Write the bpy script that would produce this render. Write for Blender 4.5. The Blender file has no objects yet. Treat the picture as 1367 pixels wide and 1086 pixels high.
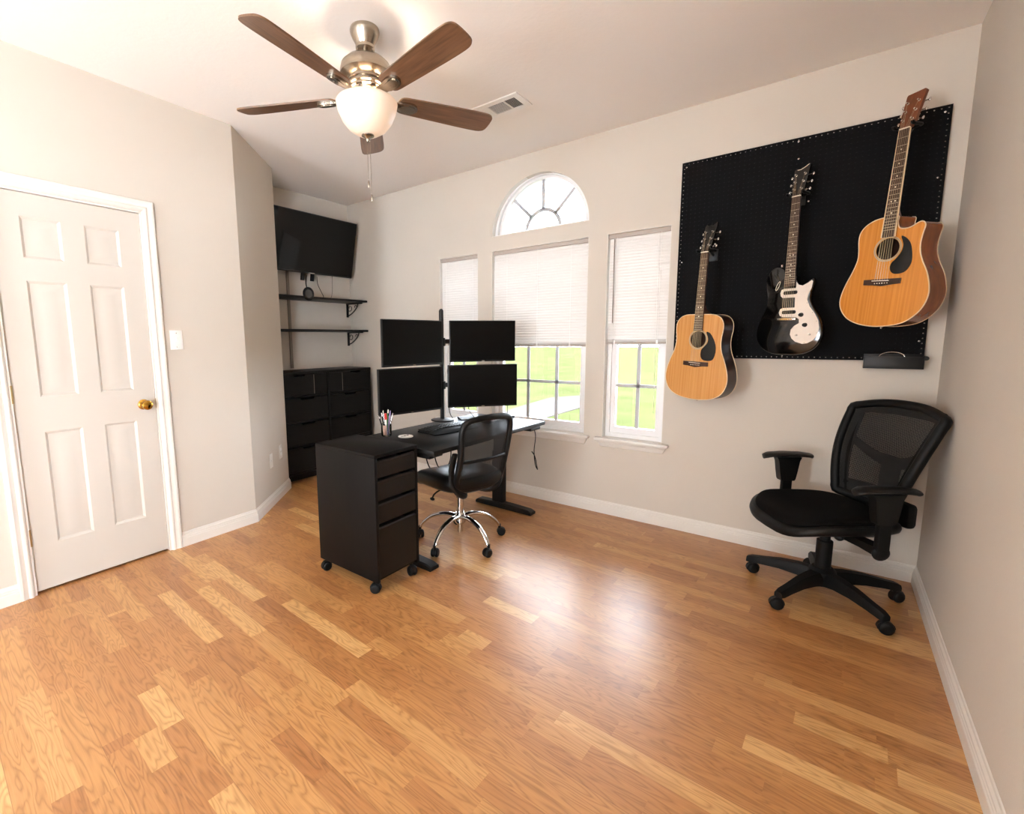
import bpy, bmesh, math, random
from mathutils import Vector, Matrix, geometry
R = math.radians
random.seed(7)
SC = bpy.context.scene
COL = SC.collection

# ------------------------------------------------------------------ helpers
def hexc(h, a=1.0):
    out = []
    for i in (0, 2, 4):
        c = int(h[i:i+2], 16) / 255
        out.append(c/12.92 if c <= .04045 else ((c+.055)/1.055)**2.4)
    return (*out, a)

def mat(name, color, rough=.5, metal=0.0, spec=.5, coat=0.0, coat_rough=.1, var=0.0, vscale=8.0, bump=0.0, bscale=60.0, stretch=None, emis=None, estr=0.0):
    m = bpy.data.materials.new(name); m.use_nodes = True
    nt = m.node_tree; b = nt.nodes['Principled BSDF']
    c = hexc(color) if isinstance(color, str) else color
    b.inputs['Base Color'].default_value = c
    b.inputs['Roughness'].default_value = rough
    b.inputs['Metallic'].default_value = metal
    b.inputs['Specular IOR Level'].default_value = spec
    b.inputs['Coat Weight'].default_value = coat
    b.inputs['Coat Roughness'].default_value = coat_rough
    tc = nt.nodes.new('ShaderNodeTexCoord'); mp = nt.nodes.new('ShaderNodeMapping')
    nt.links.new(tc.outputs['Object'], mp.inputs['Vector'])
    if stretch: mp.inputs['Scale'].default_value = stretch
    nz = nt.nodes.new('ShaderNodeTexNoise'); nz.inputs['Scale'].default_value = vscale
    nz.inputs['Detail'].default_value = 4
    nt.links.new(mp.outputs['Vector'], nz.inputs['Vector'])
    if var:
        r = nt.nodes.new('ShaderNodeValToRGB')
        r.color_ramp.elements[0].position = .3; r.color_ramp.elements[1].position = .7
        r.color_ramp.elements[0].color = tuple(max(0, x*(1-var)) for x in c[:3]) + (1,)
        r.color_ramp.elements[1].color = tuple(min(1, x*(1+var)) for x in c[:3]) + (1,)
        nt.links.new(nz.outputs['Fac'], r.inputs['Fac']); nt.links.new(r.outputs['Color'], b.inputs['Base Color'])
    if bump:
        n2 = nt.nodes.new('ShaderNodeTexNoise'); n2.inputs['Scale'].default_value = bscale; n2.inputs['Detail'].default_value = 3
        nt.links.new(mp.outputs['Vector'], n2.inputs['Vector'])
        bp = nt.nodes.new('ShaderNodeBump'); bp.inputs['Strength'].default_value = bump; bp.inputs['Distance'].default_value = .002
        nt.links.new(n2.outputs['Fac'], bp.inputs['Height']); nt.links.new(bp.outputs['Normal'], b.inputs['Normal'])
    if emis:
        b.inputs['Emission Color'].default_value = hexc(emis); b.inputs['Emission Strength'].default_value = estr
    return m

def N(nt, t, **kw):
    n = nt.nodes.new(t)
    for k, v in kw.items(): setattr(n, k, v)
    return n
def math_node(nt, op, a, b=None, c=None):
    n = N(nt, 'ShaderNodeMath', operation=op)
    for i, v in enumerate((a, b, c)):
        if v is None: continue
        if isinstance(v, (int, float)): n.inputs[i].default_value = v
        else: nt.links.new(v, n.inputs[i])
    return n.outputs[0]

class MB:
    """collects shapes into one mesh"""
    def __init__(s): s.bm = bmesh.new()
    def _tf(s, vs, M):
        if M is not None:
            for v in vs: v.co = M @ v.co
    def box(s, c, d, bev=0.0, M=None, seg=2):
        t = bmesh.new(); bmesh.ops.create_cube(t, size=1)
        for v in t.verts: v.co = Vector((v.co.x*d[0], v.co.y*d[1], v.co.z*d[2]))
        if bev: bmesh.ops.bevel(t, geom=t.edges[:], offset=bev, segments=seg, profile=.5, affect='EDGES')
        for v in t.verts:
            v.co += Vector(c)
            if M is not None: v.co = M @ v.co
        me = bpy.data.meshes.new('tmp'); t.to_mesh(me); t.free(); s.bm.from_mesh(me); bpy.data.meshes.remove(me)
        return s
    def box2(s, a, b, bev=0.0, M=None):
        return s.box([(x+y)/2 for x, y in zip(a, b)], [abs(y-x) for x, y in zip(a, b)], bev, M)
    def loft(s, rings, cap=(True, True), closed=True, M=None):
        vr = [[s.bm.verts.new((M @ Vector(p)) if M is not None else Vector(p)) for p in ring] for ring in rings]
        n = len(vr[0])
        for a, b in zip(vr[:-1], vr[1:]):
            for i in range(n if closed else n-1):
                j = (i+1) % n
                try: s.bm.faces.new((a[i], a[j], b[j], b[i]))
                except ValueError: pass
        if cap[0]: s.bm.faces.new(vr[0][::-1])
        if cap[1]: s.bm.faces.new(vr[-1])
        return s
    def lathe(s, prof, n=24, M=None, cap=(True, True)):
        rings = [[(r*math.cos(2*math.pi*i/n), r*math.sin(2*math.pi*i/n), z) for i in range(n)] for r, z in prof]
        return s.loft(rings, cap, True, M)
    def cyl(s, p0, p1, r0, r1=None, n=14):
        p0 = Vector(p0); p1 = Vector(p1); d = p1-p0
        M = Matrix.Translation(p0) @ d.to_track_quat('Z', 'Y').to_matrix().to_4x4()
        return s.lathe([(r0, 0), (r0 if r1 is None else r1, d.length)], n, M)
    def tube(s, pts, r, n=8, closed=False, ell=None, up=None):
        pts = [Vector(p) for p in pts]; m = len(pts)
        rr = r if isinstance(r, (list, tuple)) else [r]*m
        rings = []; nrm = None
        for i, p in enumerate(pts):
            if closed: t = pts[(i+1) % m] - pts[i-1]
            else: t = pts[min(i+1, m-1)] - pts[max(i-1, 0)]
            t.normalize()
            if up is not None: nrm = (Vector(up) - t*t.dot(Vector(up))).normalized()
            elif nrm is None:
                nrm = t.orthogonal().normalized()
            else:
                nrm = (nrm - t*t.dot(nrm)).normalized()
            bn = t.cross(nrm)
            e = ell or (1, 1)
            rings.append([p + (nrm*math.cos(2*math.pi*k/n)*e[0] + bn*math.sin(2*math.pi*k/n)*e[1])*rr[i] for k in range(n)])
        if closed:
            rings.append(rings[0]); s.loft(rings, (False, False)); bmesh.ops.remove_doubles(s.bm, verts=s.bm.verts[:], dist=1e-6)
        else: s.loft(rings)
        return s
    def prism(s, outline, d0, d1, holes=(), M=None, axis='Y'):
        """outline in (x,z); extruded along y from d0 to d1"""
        def P(p, d):
            v = Vector((p[0], d, p[1])) if axis == 'Y' else Vector((p[0], p[1], d)) if axis == 'Z' else Vector((d, p[0], p[1]))
            return (M @ v) if M is not None else v
        loops = [outline] + list(holes)
        flat = [q for l in loops for q in l]
        tris = geometry.tessellate_polygon([[Vector((q[0], q[1], 0)) for q in l] for l in loops])
        va = [s.bm.verts.new(P(q, d0)) for q in flat]; vb = [s.bm.verts.new(P(q, d1)) for q in flat]
        for t in tris:
            for vv, o in ((va, (0, 1, 2)), (vb, (2, 1, 0))):
                try: s.bm.faces.new([vv[t[k]] for k in o])
                except ValueError: pass
        k = 0
        for l in loops:
            m = len(l)
            for i in range(m):
                j = (i+1) % m
                s.bm.faces.new((va[k+i], va[k+j], vb[k+j], vb[k+i]))
            k += m
        return s
    def grid(s, nu, nv, f):
        vs = [[s.bm.verts.new(Vector(f(i/(nu-1), j/(nv-1)))) for j in range(nv)] for i in range(nu)]
        for i in range(nu-1):
            for j in range(nv-1): s.bm.faces.new((vs[i][j], vs[i+1][j], vs[i+1][j+1], vs[i][j+1]))
        return s
    def sphere(s, c, r, n=14, sc=(1, 1, 1), M=None):
        prof = [(r*math.sin(math.pi*(k+.001)/(n*0.998 if False else n)), -r*math.cos(math.pi*k/n)) for k in range(n+1)]
        prof[0] = (r*.02, -r); prof[-1] = (r*.02, r)
        T = Matrix.Translation(Vector(c)) @ Matrix.Diagonal((*sc, 1))
        return s.lathe(prof, n*2-4, (M @ T) if M is not None else T)
    def done(s, name, m, parent=None, angle=35, subsurf=0):
        bmesh.ops.recalc_face_normals(s.bm, faces=s.bm.faces[:])
        me = bpy.data.meshes.new(name); s.bm.to_mesh(me); s.bm.free()
        for p in me.polygons: p.use_smooth = True
        me.set_sharp_from_angle(angle=R(angle))
        me.materials.append(m)
        o = bpy.data.objects.new(name, me); COL.objects.link(o)
        if parent is not None: o.parent = parent
        if subsurf:
            sm = o.modifiers.new('sub', 'SUBSURF'); sm.levels = sm.render_levels = subsurf
        return o

def tag(o, label=None, cat=None, group=None, kind=None):
    if label: o['label'] = label
    if cat: o['category'] = cat
    if group: o['group'] = group
    if kind: o['kind'] = kind
    return o
def thing(name, label, cat, loc=(0, 0, 0), rotz=0.0, group=None, rot=None):
    o = bpy.data.objects.new(name, None); COL.objects.link(o); o.empty_display_size = .05
    o.location = loc; o.rotation_euler = rot if rot else (0, 0, rotz)
    return tag(o, label, cat, group)
def struct(name, mb, m, angle=35, parent=None):
    o = mb.done(name, m, parent, angle)
    if parent is None: o['kind'] = 'structure'
    return o
def copy_tree(o, parent=None):
    c = o.copy(); COL.objects.link(c); c.parent = parent
    for ch in list(o.children): copy_tree(ch, c)
    return c
def smooth_closed(pts, k=4):
    out = []; n = len(pts)
    for i in range(n):
        p0, p1, p2, p3 = (Vector(pts[(i+d) % n]) for d in (-1, 0, 1, 2))
        for j in range(k):
            t = j/k
            out.append(tuple(.5*((2*p1)+(p2-p0)*t+(2*p0-5*p1+4*p2-p3)*t*t+(3*p1-p0-3*p2+p3)*t**3)))
    return out
def smooth_open(pts, k=6):
    out = []; n = len(pts); V = [Vector(p) for p in pts]
    for i in range(n-1):
        p0 = V[max(i-1, 0)]; p1 = V[i]; p2 = V[i+1]; p3 = V[min(i+2, n-1)]
        for j in range(k):
            t = j/k
            out.append(.5*((2*p1)+(p2-p0)*t+(2*p0-5*p1+4*p2-p3)*t*t+(3*p1-p0-3*p2+p3)*t**3))
    out.append(V[-1]); return out
def rrect(w, h, r, n=5, cx=0, cy=0):
    out = []
    for sx, sy, a in ((1, 1, 0), (-1, 1, 90), (-1, -1, 180), (1, -1, 270)):
        for k in range(n+1):
            t = R(a+90*k/n); out.append((cx+sx*(w/2-r)+r*math.cos(t), cy+sy*(h/2-r)+r*math.sin(t)))
    return out
def circ(r, n=32, cx=0, cy=0): return [(cx+r*math.cos(2*math.pi*i/n), cy+r*math.sin(2*math.pi*i/n)) for i in range(n)]

# ------------------------------------------------------------------ materials
M = {}
M['wall'] = mat('wall_paint', 'CBC2B6', .85, spec=.25, var=.02, vscale=1.5, bump=.12, bscale=90)
M['ceil'] = mat('ceiling_paint', 'F5F1EC', .9, spec=.2, bump=.5, bscale=45)
M['trim'] = mat('trim_paint', 'E0DBD3', .4, spec=.5)
M['door'] = mat('door_paint', 'C8C1B7', .5, spec=.3)
M['vinyl'] = mat('window_vinyl', 'EEEEEE', .35)
M['muntin'] = mat('grey_muntin', 'B4B4B6', .5)
M['brass'] = mat('polished_brass', 'C79B45', .18, 1.0)
M['hinge'] = mat('brushed_hinge', 'B59A6A', .35, 1.0)
M['nickel'] = mat('brushed_nickel', 'A89D8F', .27, 1.0, var=.08, vscale=40, stretch=(1, 1, 8))
M['chrome'] = mat('chrome', 'D8D8D8', .07, 1.0)
M['steel'] = mat('steel', 'C9C6C0', .25, 1.0)
M['blackwood'] = mat('black_brown_veneer', '100D0A', .45, spec=.28, var=.18, vscale=3, stretch=(14, 1, 14))
M['blackwood_v'] = mat('black_brown_veneer_side', '0E0B09', .55, spec=.12, var=.18, vscale=3, stretch=(14, 14, 1))
M['dresser'] = mat('black_stained_wood', '0C0A08', .5, spec=.15, var=.3, vscale=5, stretch=(10, 1, 10))
M['blackmetal'] = mat('black_powder_coat', '0B0B0B', .45, spec=.35)
M['blackplastic'] = mat('black_plastic', '060606', .45, spec=.28, bump=.06, bscale=400)
M['matteplastic'] = mat('matte_black_plastic', '060606', .55, spec=.2)
M['rubber'] = mat('black_rubber', '060606', .55, spec=.25)
M['leather'] = mat('black_bonded_leather', '060606', .38, spec=.35, bump=.25, bscale=120)
M['fabric'] = mat('black_seat_fabric', '090807', .9, spec=.08, bump=.4, bscale=500)
M['screen'] = mat('matte_screen', '030303', .35, spec=.16)
M['tvscreen'] = mat('glossy_screen', '020202', .06, spec=.22)
M['bezel'] = mat('screen_bezel', '0B0B0B', .35)
M['peg'] = mat('black_pegboard', '08080A', .75, spec=.12)
M['white'] = mat('white_plastic', 'F2F0EC', .35)
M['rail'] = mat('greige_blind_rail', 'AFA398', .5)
M['paper'] = mat('white_paper', 'F0EEE8', .8)
M['puck'] = mat('grey_fabric_face', '4A4845', .8)
M['grey'] = mat('grey_cord_cover', '857B70', .6)
M['darkvoid'] = mat('duct_dark', '4A4038', .8)
M['concrete'] = mat('concrete', (.056, .049, .046, 1), 1.0, spec=0.0, var=.08, vscale=2)
M['rosewood'] = mat('rosewood', '3A2317', .4, var=.3, vscale=12, stretch=(6, 6, 1))
M['fret'] = mat('fret_wire', 'CFC8BC', .25, 1.0)
M['bone'] = mat('bone', 'EDE3D0', .4)
M['string'] = mat('bronze_string', '9E8A6C', .3, 1.0)
M['darkwood'] = mat('dark_mahogany_side', '2A130B', .35, coat=.2, var=.35, vscale=6, stretch=(8, 8, 1.5))
M['amberside'] = mat('amber_mahogany_side', '7E3F12', .25, coat=.6, var=.25, vscale=5, stretch=(8, 8, 1.5))
M['rosette'] = mat('rosette_inlay', 'B49A74', .4)
M['binding'] = mat('cream_binding', 'E6CFA6', .35)
M['pick'] = mat('black_pickguard', '0B0C0D', .12)
M['whiteguard'] = mat('aged_white_pickguard', 'EADFD2', .3, var=.05, vscale=9)
M['gloss'] = mat('gloss_black_lacquer', '060606', .1, coat=.6)
M['headwood'] = mat('reddish_headstock', '6A3517', .3, coat=.4, var=.25, vscale=9, stretch=(8, 8, 1))
M['neckwood'] = mat('mahogany_neck', '4A2412', .35)
M['red'] = mat('red_pen', 'C8352E', .4); M['green'] = mat('green_pen', '2E7A45', .4)
M['purple'] = mat('lilac_pen', '8B79A8', .4); M['pink'] = mat('pink_photo_strip', 'D9A08C', .5, var=.25, vscale=40)
M['lawn'] = None

def spruce(name, c1, c2):
    m = bpy.data.materials.new(name); m.use_nodes = True; nt = m.node_tree; b = nt.nodes['Principled BSDF']
    tc = N(nt, 'ShaderNodeTexCoord'); mp = N(nt, 'ShaderNodeMapping'); mp.inputs['Scale'].default_value = (90, 90, 1.2)
    nt.links.new(tc.outputs['Object'], mp.inputs['Vector'])
    nz = N(nt, 'ShaderNodeTexNoise'); nz.inputs['Scale'].default_value = 1.0; nz.inputs['Detail'].default_value = 3
    nt.links.new(mp.outputs['Vector'], nz.inputs['Vector'])
    r = N(nt, 'ShaderNodeValToRGB'); r.color_ramp.elements[0].position = .35; r.color_ramp.elements[1].position = .65
    r.color_ramp.elements[0].color = hexc(c1); r.color_ramp.elements[1].color = hexc(c2)
    nt.links.new(nz.outputs['Fac'], r.inputs['Fac']); nt.links.new(r.outputs['Color'], b.inputs['Base Color'])
    b.inputs['Roughness'].default_value = .25; b.inputs['Coat Weight'].default_value = .3
    return m
M['spruce1'] = spruce('light_spruce_top', 'C08447', 'CE9656')
M['spruce2'] = spruce('amber_spruce_top', 'C27A2C', 'D38B38')

def wood_blade():
    m = mat('walnut_blade', '6A4C36', .33, coat=.25, var=.35, vscale=5, stretch=(1.2, 16, 16))
    return m
M['blade'] = wood_blade()

def floor_mat():
    m = bpy.data.materials.new('honey_oak_laminate'); m.use_nodes = True; nt = m.node_tree; b = nt.nodes['Principled BSDF']; L = nt.links
    tc = N(nt, 'ShaderNodeTexCoord'); mp = N(nt, 'ShaderNodeMapping'); mp.inputs['Rotation'].default_value = (0, 0, R(2.0))
    L.new(tc.outputs['Object'], mp.inputs['Vector'])
    sx = N(nt, 'ShaderNodeSeparateXYZ'); L.new(mp.outputs['Vector'], sx.inputs['Vector'])
    W = .0735; LEN = .62
    row = math_node(nt, 'FLOOR', math_node(nt, 'DIVIDE', sx.outputs['Y'], W))
    wn = N(nt, 'ShaderNodeTexWhiteNoise', noise_dimensions='1D'); L.new(row, wn.inputs['W'])
    xo = math_node(nt, 'ADD', math_node(nt, 'DIVIDE', sx.outputs['X'], LEN), math_node(nt, 'MULTIPLY', wn.outputs['Value'], 7.3))
    colm = math_node(nt, 'FLOOR', xo)
    # split some strips in two by a per-cell random cut
    wc = N(nt, 'ShaderNodeTexWhiteNoise', noise_dimensions='2D')
    cv = N(nt, 'ShaderNodeCombineXYZ'); L.new(colm, cv.inputs[0]); L.new(row, cv.inputs[1]); L.new(cv.outputs[0], wc.inputs['Vector'])
    cut = math_node(nt, 'MULTIPLY_ADD', wc.outputs['Value'], .9, .35)
    fr = math_node(nt, 'FRACT', xo)
    half = math_node(nt, 'GREATER_THAN', fr, cut)
    idx = math_node(nt, 'MULTIPLY_ADD', half, .5, colm)
    wid = N(nt, 'ShaderNodeTexWhiteNoise', noise_dimensions='2D')
    cv2 = N(nt, 'ShaderNodeCombineXYZ'); L.new(idx, cv2.inputs[0]); L.new(row, cv2.inputs[1]); L.new(cv2.outputs[0], wid.inputs['Vector'])
    # grain coordinates: jump per strip
    off = N(nt, 'ShaderNodeVectorMath', operation='SCALE'); L.new(wid.outputs['Color'], off.inputs[0]); off.inputs['Scale'].default_value = 37.0
    add = N(nt, 'ShaderNodeVectorMath', operation='ADD'); L.new(mp.outputs['Vector'], add.inputs[0]); L.new(off.outputs[0], add.inputs[1])
    st = N(nt, 'ShaderNodeVectorMath', operation='MULTIPLY'); L.new(add.outputs[0], st.inputs[0]); st.inputs[1].default_value = (2.2, 17, 1)
    n1 = N(nt, 'ShaderNodeTexNoise'); n1.inputs['Scale'].default_value = 1.0; n1.inputs['Detail'].default_value = 2.0; n1.inputs['Distortion'].default_value = .3
    L.new(st.outputs[0], n1.inputs['Vector'])
    rings = math_node(nt, 'FRACT', math_node(nt, 'MULTIPLY', n1.outputs['Fac'], 13.0))
    tri = math_node(nt, 'ABSOLUTE', math_node(nt, 'MULTIPLY_ADD', rings, 2.0, -1.0))
    st2 = N(nt, 'ShaderNodeVectorMath', operation='MULTIPLY'); L.new(add.outputs[0], st2.inputs[0]); st2.inputs[1].default_value = (9, 260, 1)
    n2 = N(nt, 'ShaderNodeTexNoise'); n2.inputs['Scale'].default_value = 1.0; n2.inputs['Detail'].default_value = 2.0
    L.new(st2.outputs[0], n2.inputs['Vector'])
    r = N(nt, 'ShaderNodeValToRGB')
    for p, c in ((0, 'A26C3E'), (.25, 'AB7645'), (.6, 'B27D4A'), (.85, 'BD8B55'), (1, 'D3A76F')):
        if p in (0, 1): e = r.color_ramp.elements[0 if p == 0 else -1]; e.position = p
        else: e = r.color_ramp.elements.new(p)
        e.color = hexc(c)
    L.new(wid.outputs['Value'], r.inputs['Fac'])
    g = math_node(nt, 'ADD', math_node(nt, 'MULTIPLY', math_node(nt, 'POWER', tri, 2.2), .36), math_node(nt, 'MULTIPLY', n2.outputs['Fac'], .42))
    g = math_node(nt, 'SUBTRACT', 1.21, g)
    mixg = N(nt, 'ShaderNodeMixRGB', blend_type='MULTIPLY'); mixg.inputs['Fac'].default_value = 1.0
    gg = N(nt, 'ShaderNodeCombineColor')
    gp = math_node(nt, 'POWER', g, .8); L.new(gp, gg.inputs[0]); L.new(g, gg.inputs[1])
    gb = math_node(nt, 'POWER', g, 1.35); L.new(gb, gg.inputs[2])
    L.new(r.outputs['Color'], mixg.inputs['Color1']); L.new(gg.outputs['Color'], mixg.inputs['Color2'])
    # seams
    fy = math_node(nt, 'FRACT', math_node(nt, 'DIVIDE', sx.outputs['Y'], W*3))
    seam = math_node(nt, 'LESS_THAN', fy, .009)
    mixs = N(nt, 'ShaderNodeMixRGB', blend_type='MULTIPLY'); L.new(math_node(nt, 'MULTIPLY', seam, .45), mixs.inputs['Fac'])
    L.new(mixg.outputs['Color'], mixs.inputs['Color1']); mixs.inputs['Color2'].default_value = (.35, .25, .18, 1)
    L.new(mixs.outputs['Color'], b.inputs['Base Color'])
    rn = math_node(nt, 'MULTIPLY_ADD', n2.outputs['Fac'], .10, .30)
    L.new(rn, b.inputs['Roughness']); b.inputs['Specular IOR Level'].default_value = .8
    bp = N(nt, 'ShaderNodeBump'); bp.inputs['Strength'].default_value = .06; bp.inputs['Distance'].default_value = .001
    L.new(n2.outputs['Fac'], bp.inputs['Height']); L.new(bp.outputs['Normal'], b.inputs['Normal'])
    return m
M['floor'] = floor_mat()

def lawn_mat():
    m = mat('lawn_grass', (.043, .048, .0190, 1), 1.0, spec=0.0, var=.2, vscale=.8)
    return m
M['lawn'] = lawn_mat()

def glass_mat(name, tint=(1, 1, 1, 1), refl=.06, rough=0.0):
    m = bpy.data.materials.new(name); m.use_nodes = True; nt = m.node_tree
    for n in list(nt.nodes):
        if n.type != 'OUTPUT_MATERIAL': nt.nodes.remove(n)
    out = [n for n in nt.nodes if n.type == 'OUTPUT_MATERIAL'][0]
    tr = N(nt, 'ShaderNodeBsdfTransparent'); tr.inputs['Color'].default_value = tint
    gl = N(nt, 'ShaderNodeBsdfGlossy'); gl.inputs['Roughness'].default_value = rough
    fr = N(nt, 'ShaderNodeFresnel'); fr.inputs['IOR'].default_value = 1.45
    mx = N(nt, 'ShaderNodeMixShader')
    nt.links.new(fr.outputs[0], mx.inputs[0]); nt.links.new(tr.outputs[0], mx.inputs[1]); nt.links.new(gl.outputs[0], mx.inputs[2])
    nt.links.new(mx.outputs[0], out.inputs['Surface'])
    return m
M['glass'] = glass_mat('window_glass')
M['cupglass'] = glass_mat('clear_tumbler', (.9, .93, .93, 1))

def translucent_mat(name, col, trans=.4, rough=.5, emis=None, estr=0):
    m = bpy.data.materials.new(name); m.use_nodes = True; nt = m.node_tree; b = nt.nodes['Principled BSDF']
    out = [n for n in nt.nodes if n.type == 'OUTPUT_MATERIAL'][0]
    b.inputs['Base Color'].default_value = hexc(col); b.inputs['Roughness'].default_value = rough
    if emis: b.inputs['Emission Color'].default_value = hexc(emis); b.inputs['Emission Strength'].default_value = estr
    t = N(nt, 'ShaderNodeBsdfTranslucent'); t.inputs['Color'].default_value = hexc(col)
    mx = N(nt, 'ShaderNodeMixShader'); mx.inputs[0].default_value = trans
    nt.links.new(b.outputs[0], mx.inputs[1]); nt.links.new(t.outputs[0], mx.inputs[2]); nt.links.new(mx.outputs[0], out.inputs['Surface'])
    return m
M['slat'] = translucent_mat('blind_slat', 'E6E3DF', .010, .6)
M['bowl'] = translucent_mat('alabaster_bowl', 'F1E2CF', .03, .4, 'FFE2C4', .10)

def mesh_cloth(name, col, scale, hole, rough=.8):
    """woven chair mesh: real see-through holes in a fine staggered grid"""
    m = bpy.data.materials.new(name); m.use_nodes = True; nt = m.node_tree; b = nt.nodes['Principled BSDF']; L = nt.links
    out = [n for n in nt.nodes if n.type == 'OUTPUT_MATERIAL'][0]
    b.inputs['Base Color'].default_value = hexc(col); b.inputs['Roughness'].default_value = rough
    tc = N(nt, 'ShaderNodeTexCoord'); s = N(nt, 'ShaderNodeSeparateXYZ'); L.new(tc.outputs['Object'], s.inputs[0])
    u = math_node(nt, 'MULTIPLY', s.outputs['X'], scale); v = math_node(nt, 'MULTIPLY', s.outputs['Z'], scale*1.15)
    rowi = math_node(nt, 'FLOOR', v); sh = math_node(nt, 'MULTIPLY', math_node(nt, 'MODULO', math_node(nt, 'ABSOLUTE', rowi), 2.0), .5)
    fu = math_node(nt, 'SUBTRACT', math_node(nt, 'FRACT', math_node(nt, 'ADD', u, sh)), .5)
    fv = math_node(nt, 'SUBTRACT', math_node(nt, 'FRACT', v), .5)
    d = math_node(nt, 'ADD', math_node(nt, 'MULTIPLY', fu, fu), math_node(nt, 'MULTIPLY', fv, fv))
    h = math_node(nt, 'LESS_THAN', d, hole*hole)
    tr = N(nt, 'ShaderNodeBsdfTransparent'); mx = N(nt, 'ShaderNodeMixShader')
    L.new(h, mx.inputs[0]); L.new(b.outputs[0], mx.inputs[1]); L.new(tr.outputs[0], mx.inputs[2]); L.new(mx.outputs[0], out.inputs['Surface'])
    return m
M['mesh1'] = mesh_cloth('black_chair_mesh', '070605', 150, .22)
M['mesh2'] = mesh_cloth('sheer_chair_mesh', '070605', 190, .19)

# ------------------------------------------------------------------ room dimensions (metres)
H = 2.7226
XT = -4.5656                      # alcove wall with the television
PA = (-4.1585, -1.0955)           # far end of the angled wall
PC = (-3.6419, -1.6895)           # corner door wall / angled wall
DA = -.0398
YR = -6.4                        # rear wall
def xdoor(y): return PC[0] + DA*(y-PC[1])
XR = xdoor(YR)

# floor + ceiling
foot = [(0, 0), (XT, 0), (XT, PA[1]), PA, PC, (XR, YR), (0, YR)]
struct('floor', MB().prism([(x, y) for x, y in [(.15, .2), (XT-.15, .2), (XT-.15, -1.3), (-4.3, -1.3), (XR-.3, -2.0), (XR-.3, YR-.15), (.15, YR-.15)]], -.06, 0, axis='Z'), M['floor'])
struct('ceiling', MB().prism([(.15, .2), (XT-.15, .2), (XT-.15, YR-.15), (.15, YR-.15)], H, H+.12, axis='Z'), M['ceil'])
struct('wall_right', MB().prism([(.16, 0), (.16, H), (YR-.12, H), (YR-.12, 0)], 0, .12, [[(-6.3, .02), (-5.0, .02), (-5.0, 2.1), (-6.3, 2.1)]], axis='X'), M['wall'])  # unseen opening behind the camera, added to bring in side fill light

# window wall with four openings
WL = (-3.2868, -2.8556); WC = (-2.7124, -1.8668); WR = (-1.7287, -1.3037)
ZB, ZT, ZA = .5745, 2.0338, 2.1466
AC = ((WC[0]+WC[1])/2, ZA); AR = (WC[1]-WC[0])/2
arch = [(AC[0]+AR*math.cos(R(a)), ZA+AR*.99*math.sin(R(a))) for a in range(0, 181, 5)]
holes = [[(a, ZB), (b, ZB), (b, ZT), (a, ZT)] for a, b in (WL, WC, WR)] + [arch]
struct('wall_back', MB().prism([(0, 0), (0, H), (XT, H), (XT, 0)], 0, .15, holes), M['wall'])
struct('wall_alcove', MB().box2((XT, .15, 0), (XT-.12, -1.3, H)), M['wall'])
struct('wall_angle', MB().prism([PC, PA, (XT, PA[1]), (XT, PA[1]-.1), (PA[0]-.06, PA[1]-.1), (PC[0]-.11, PC[1]-.06)], 0, H, axis='Z'), M['wall'])

# door wall in its own frame: X along the wall towards the windows, Y into the wall
aw = math.atan2(1, DA); MW = Matrix.Translation((PC[0], PC[1], 0)) @ Matrix.Rotation(aw, 4, 'Z')
def s_of(y): return (y-PC[1])*math.hypot(1, DA)
D0, D1, DT = s_of(-2.919), s_of(-2.281), 2.047
SW = s_of(YR)
mb = MB()
mb.prism([(0, 0), (0, H), (SW, H), (SW, 0), (D0-.012, 0), (D0-.012, DT+.008), (D1+.012, DT+.008), (D1+.012, 0)], 0, .12, M=MW)
mb.box2((D0-.05, .121, 0), (D1+.05, .16, DT+.05), M=MW)
struct('wall_left', mb, M['wall'])
# rear wall; its unseen opening is made up to let in fill light
mb = MB(); mb.prism([(XR-.1, -.01), (XR-.1, H), (0, H), (0, -.01)], YR, YR-.12, [[(-2.8, .02), (-2.15, .02), (-2.15, 2.1), (-2.8, 2.1)]])
struct('wall_rear', mb, M['wall'])

# baseboards: profile swept along each wall
BP = [(0, 0), (.016, 0), (.016, .052), (.013, .058), (.0135, .064), (.011, .068), (.011, .077), (.0055, .084), (.004, .092), (0, .094)]
def baseboard(name, p0, p1, n, m0=0.0, m1=0.0):
    """p0,p1 floor points; n inward normal; m0/m1 mitre shift per unit depth"""
    p0 = Vector((*p0, 0)); p1 = Vector((*p1, 0)); n = Vector((*n, 0)).normalized(); t = (p1-p0).normalized()
    r0 = [p0 + n*d + t*(m0*d) + Vector((0, 0, z)) for d, z in BP]; r1 = [p1 + n*d + t*(m1*d) + Vector((0, 0, z)) for d, z in BP]
    struct(name, MB().loft([r0, r1]), M['trim'], 25)
baseboard('baseboard_right', (0, YR), (0, 0), (-1, 0), 0, -1)
baseboard('baseboard_back', (0, 0), (XT, 0), (0, -1), 1, -1)
nd = (math.cos(aw-math.pi/2), math.sin(aw-math.pi/2))
w = lambda s: tuple((MW @ Vector((s, 0, 0)))[:2])
na = (PC[1]-PA[1], PA[0]-PC[0]); na = (abs(na[0]), abs(na[1]))
baseboard('baseboard_left', w(D1+.0725), PC, nd, 0, .38)
baseboard('baseboard_left.001', w(SW), w(D0-.0725), nd)
baseboard('baseboard_angle', PC, PA, na, -.38, .3)

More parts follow.
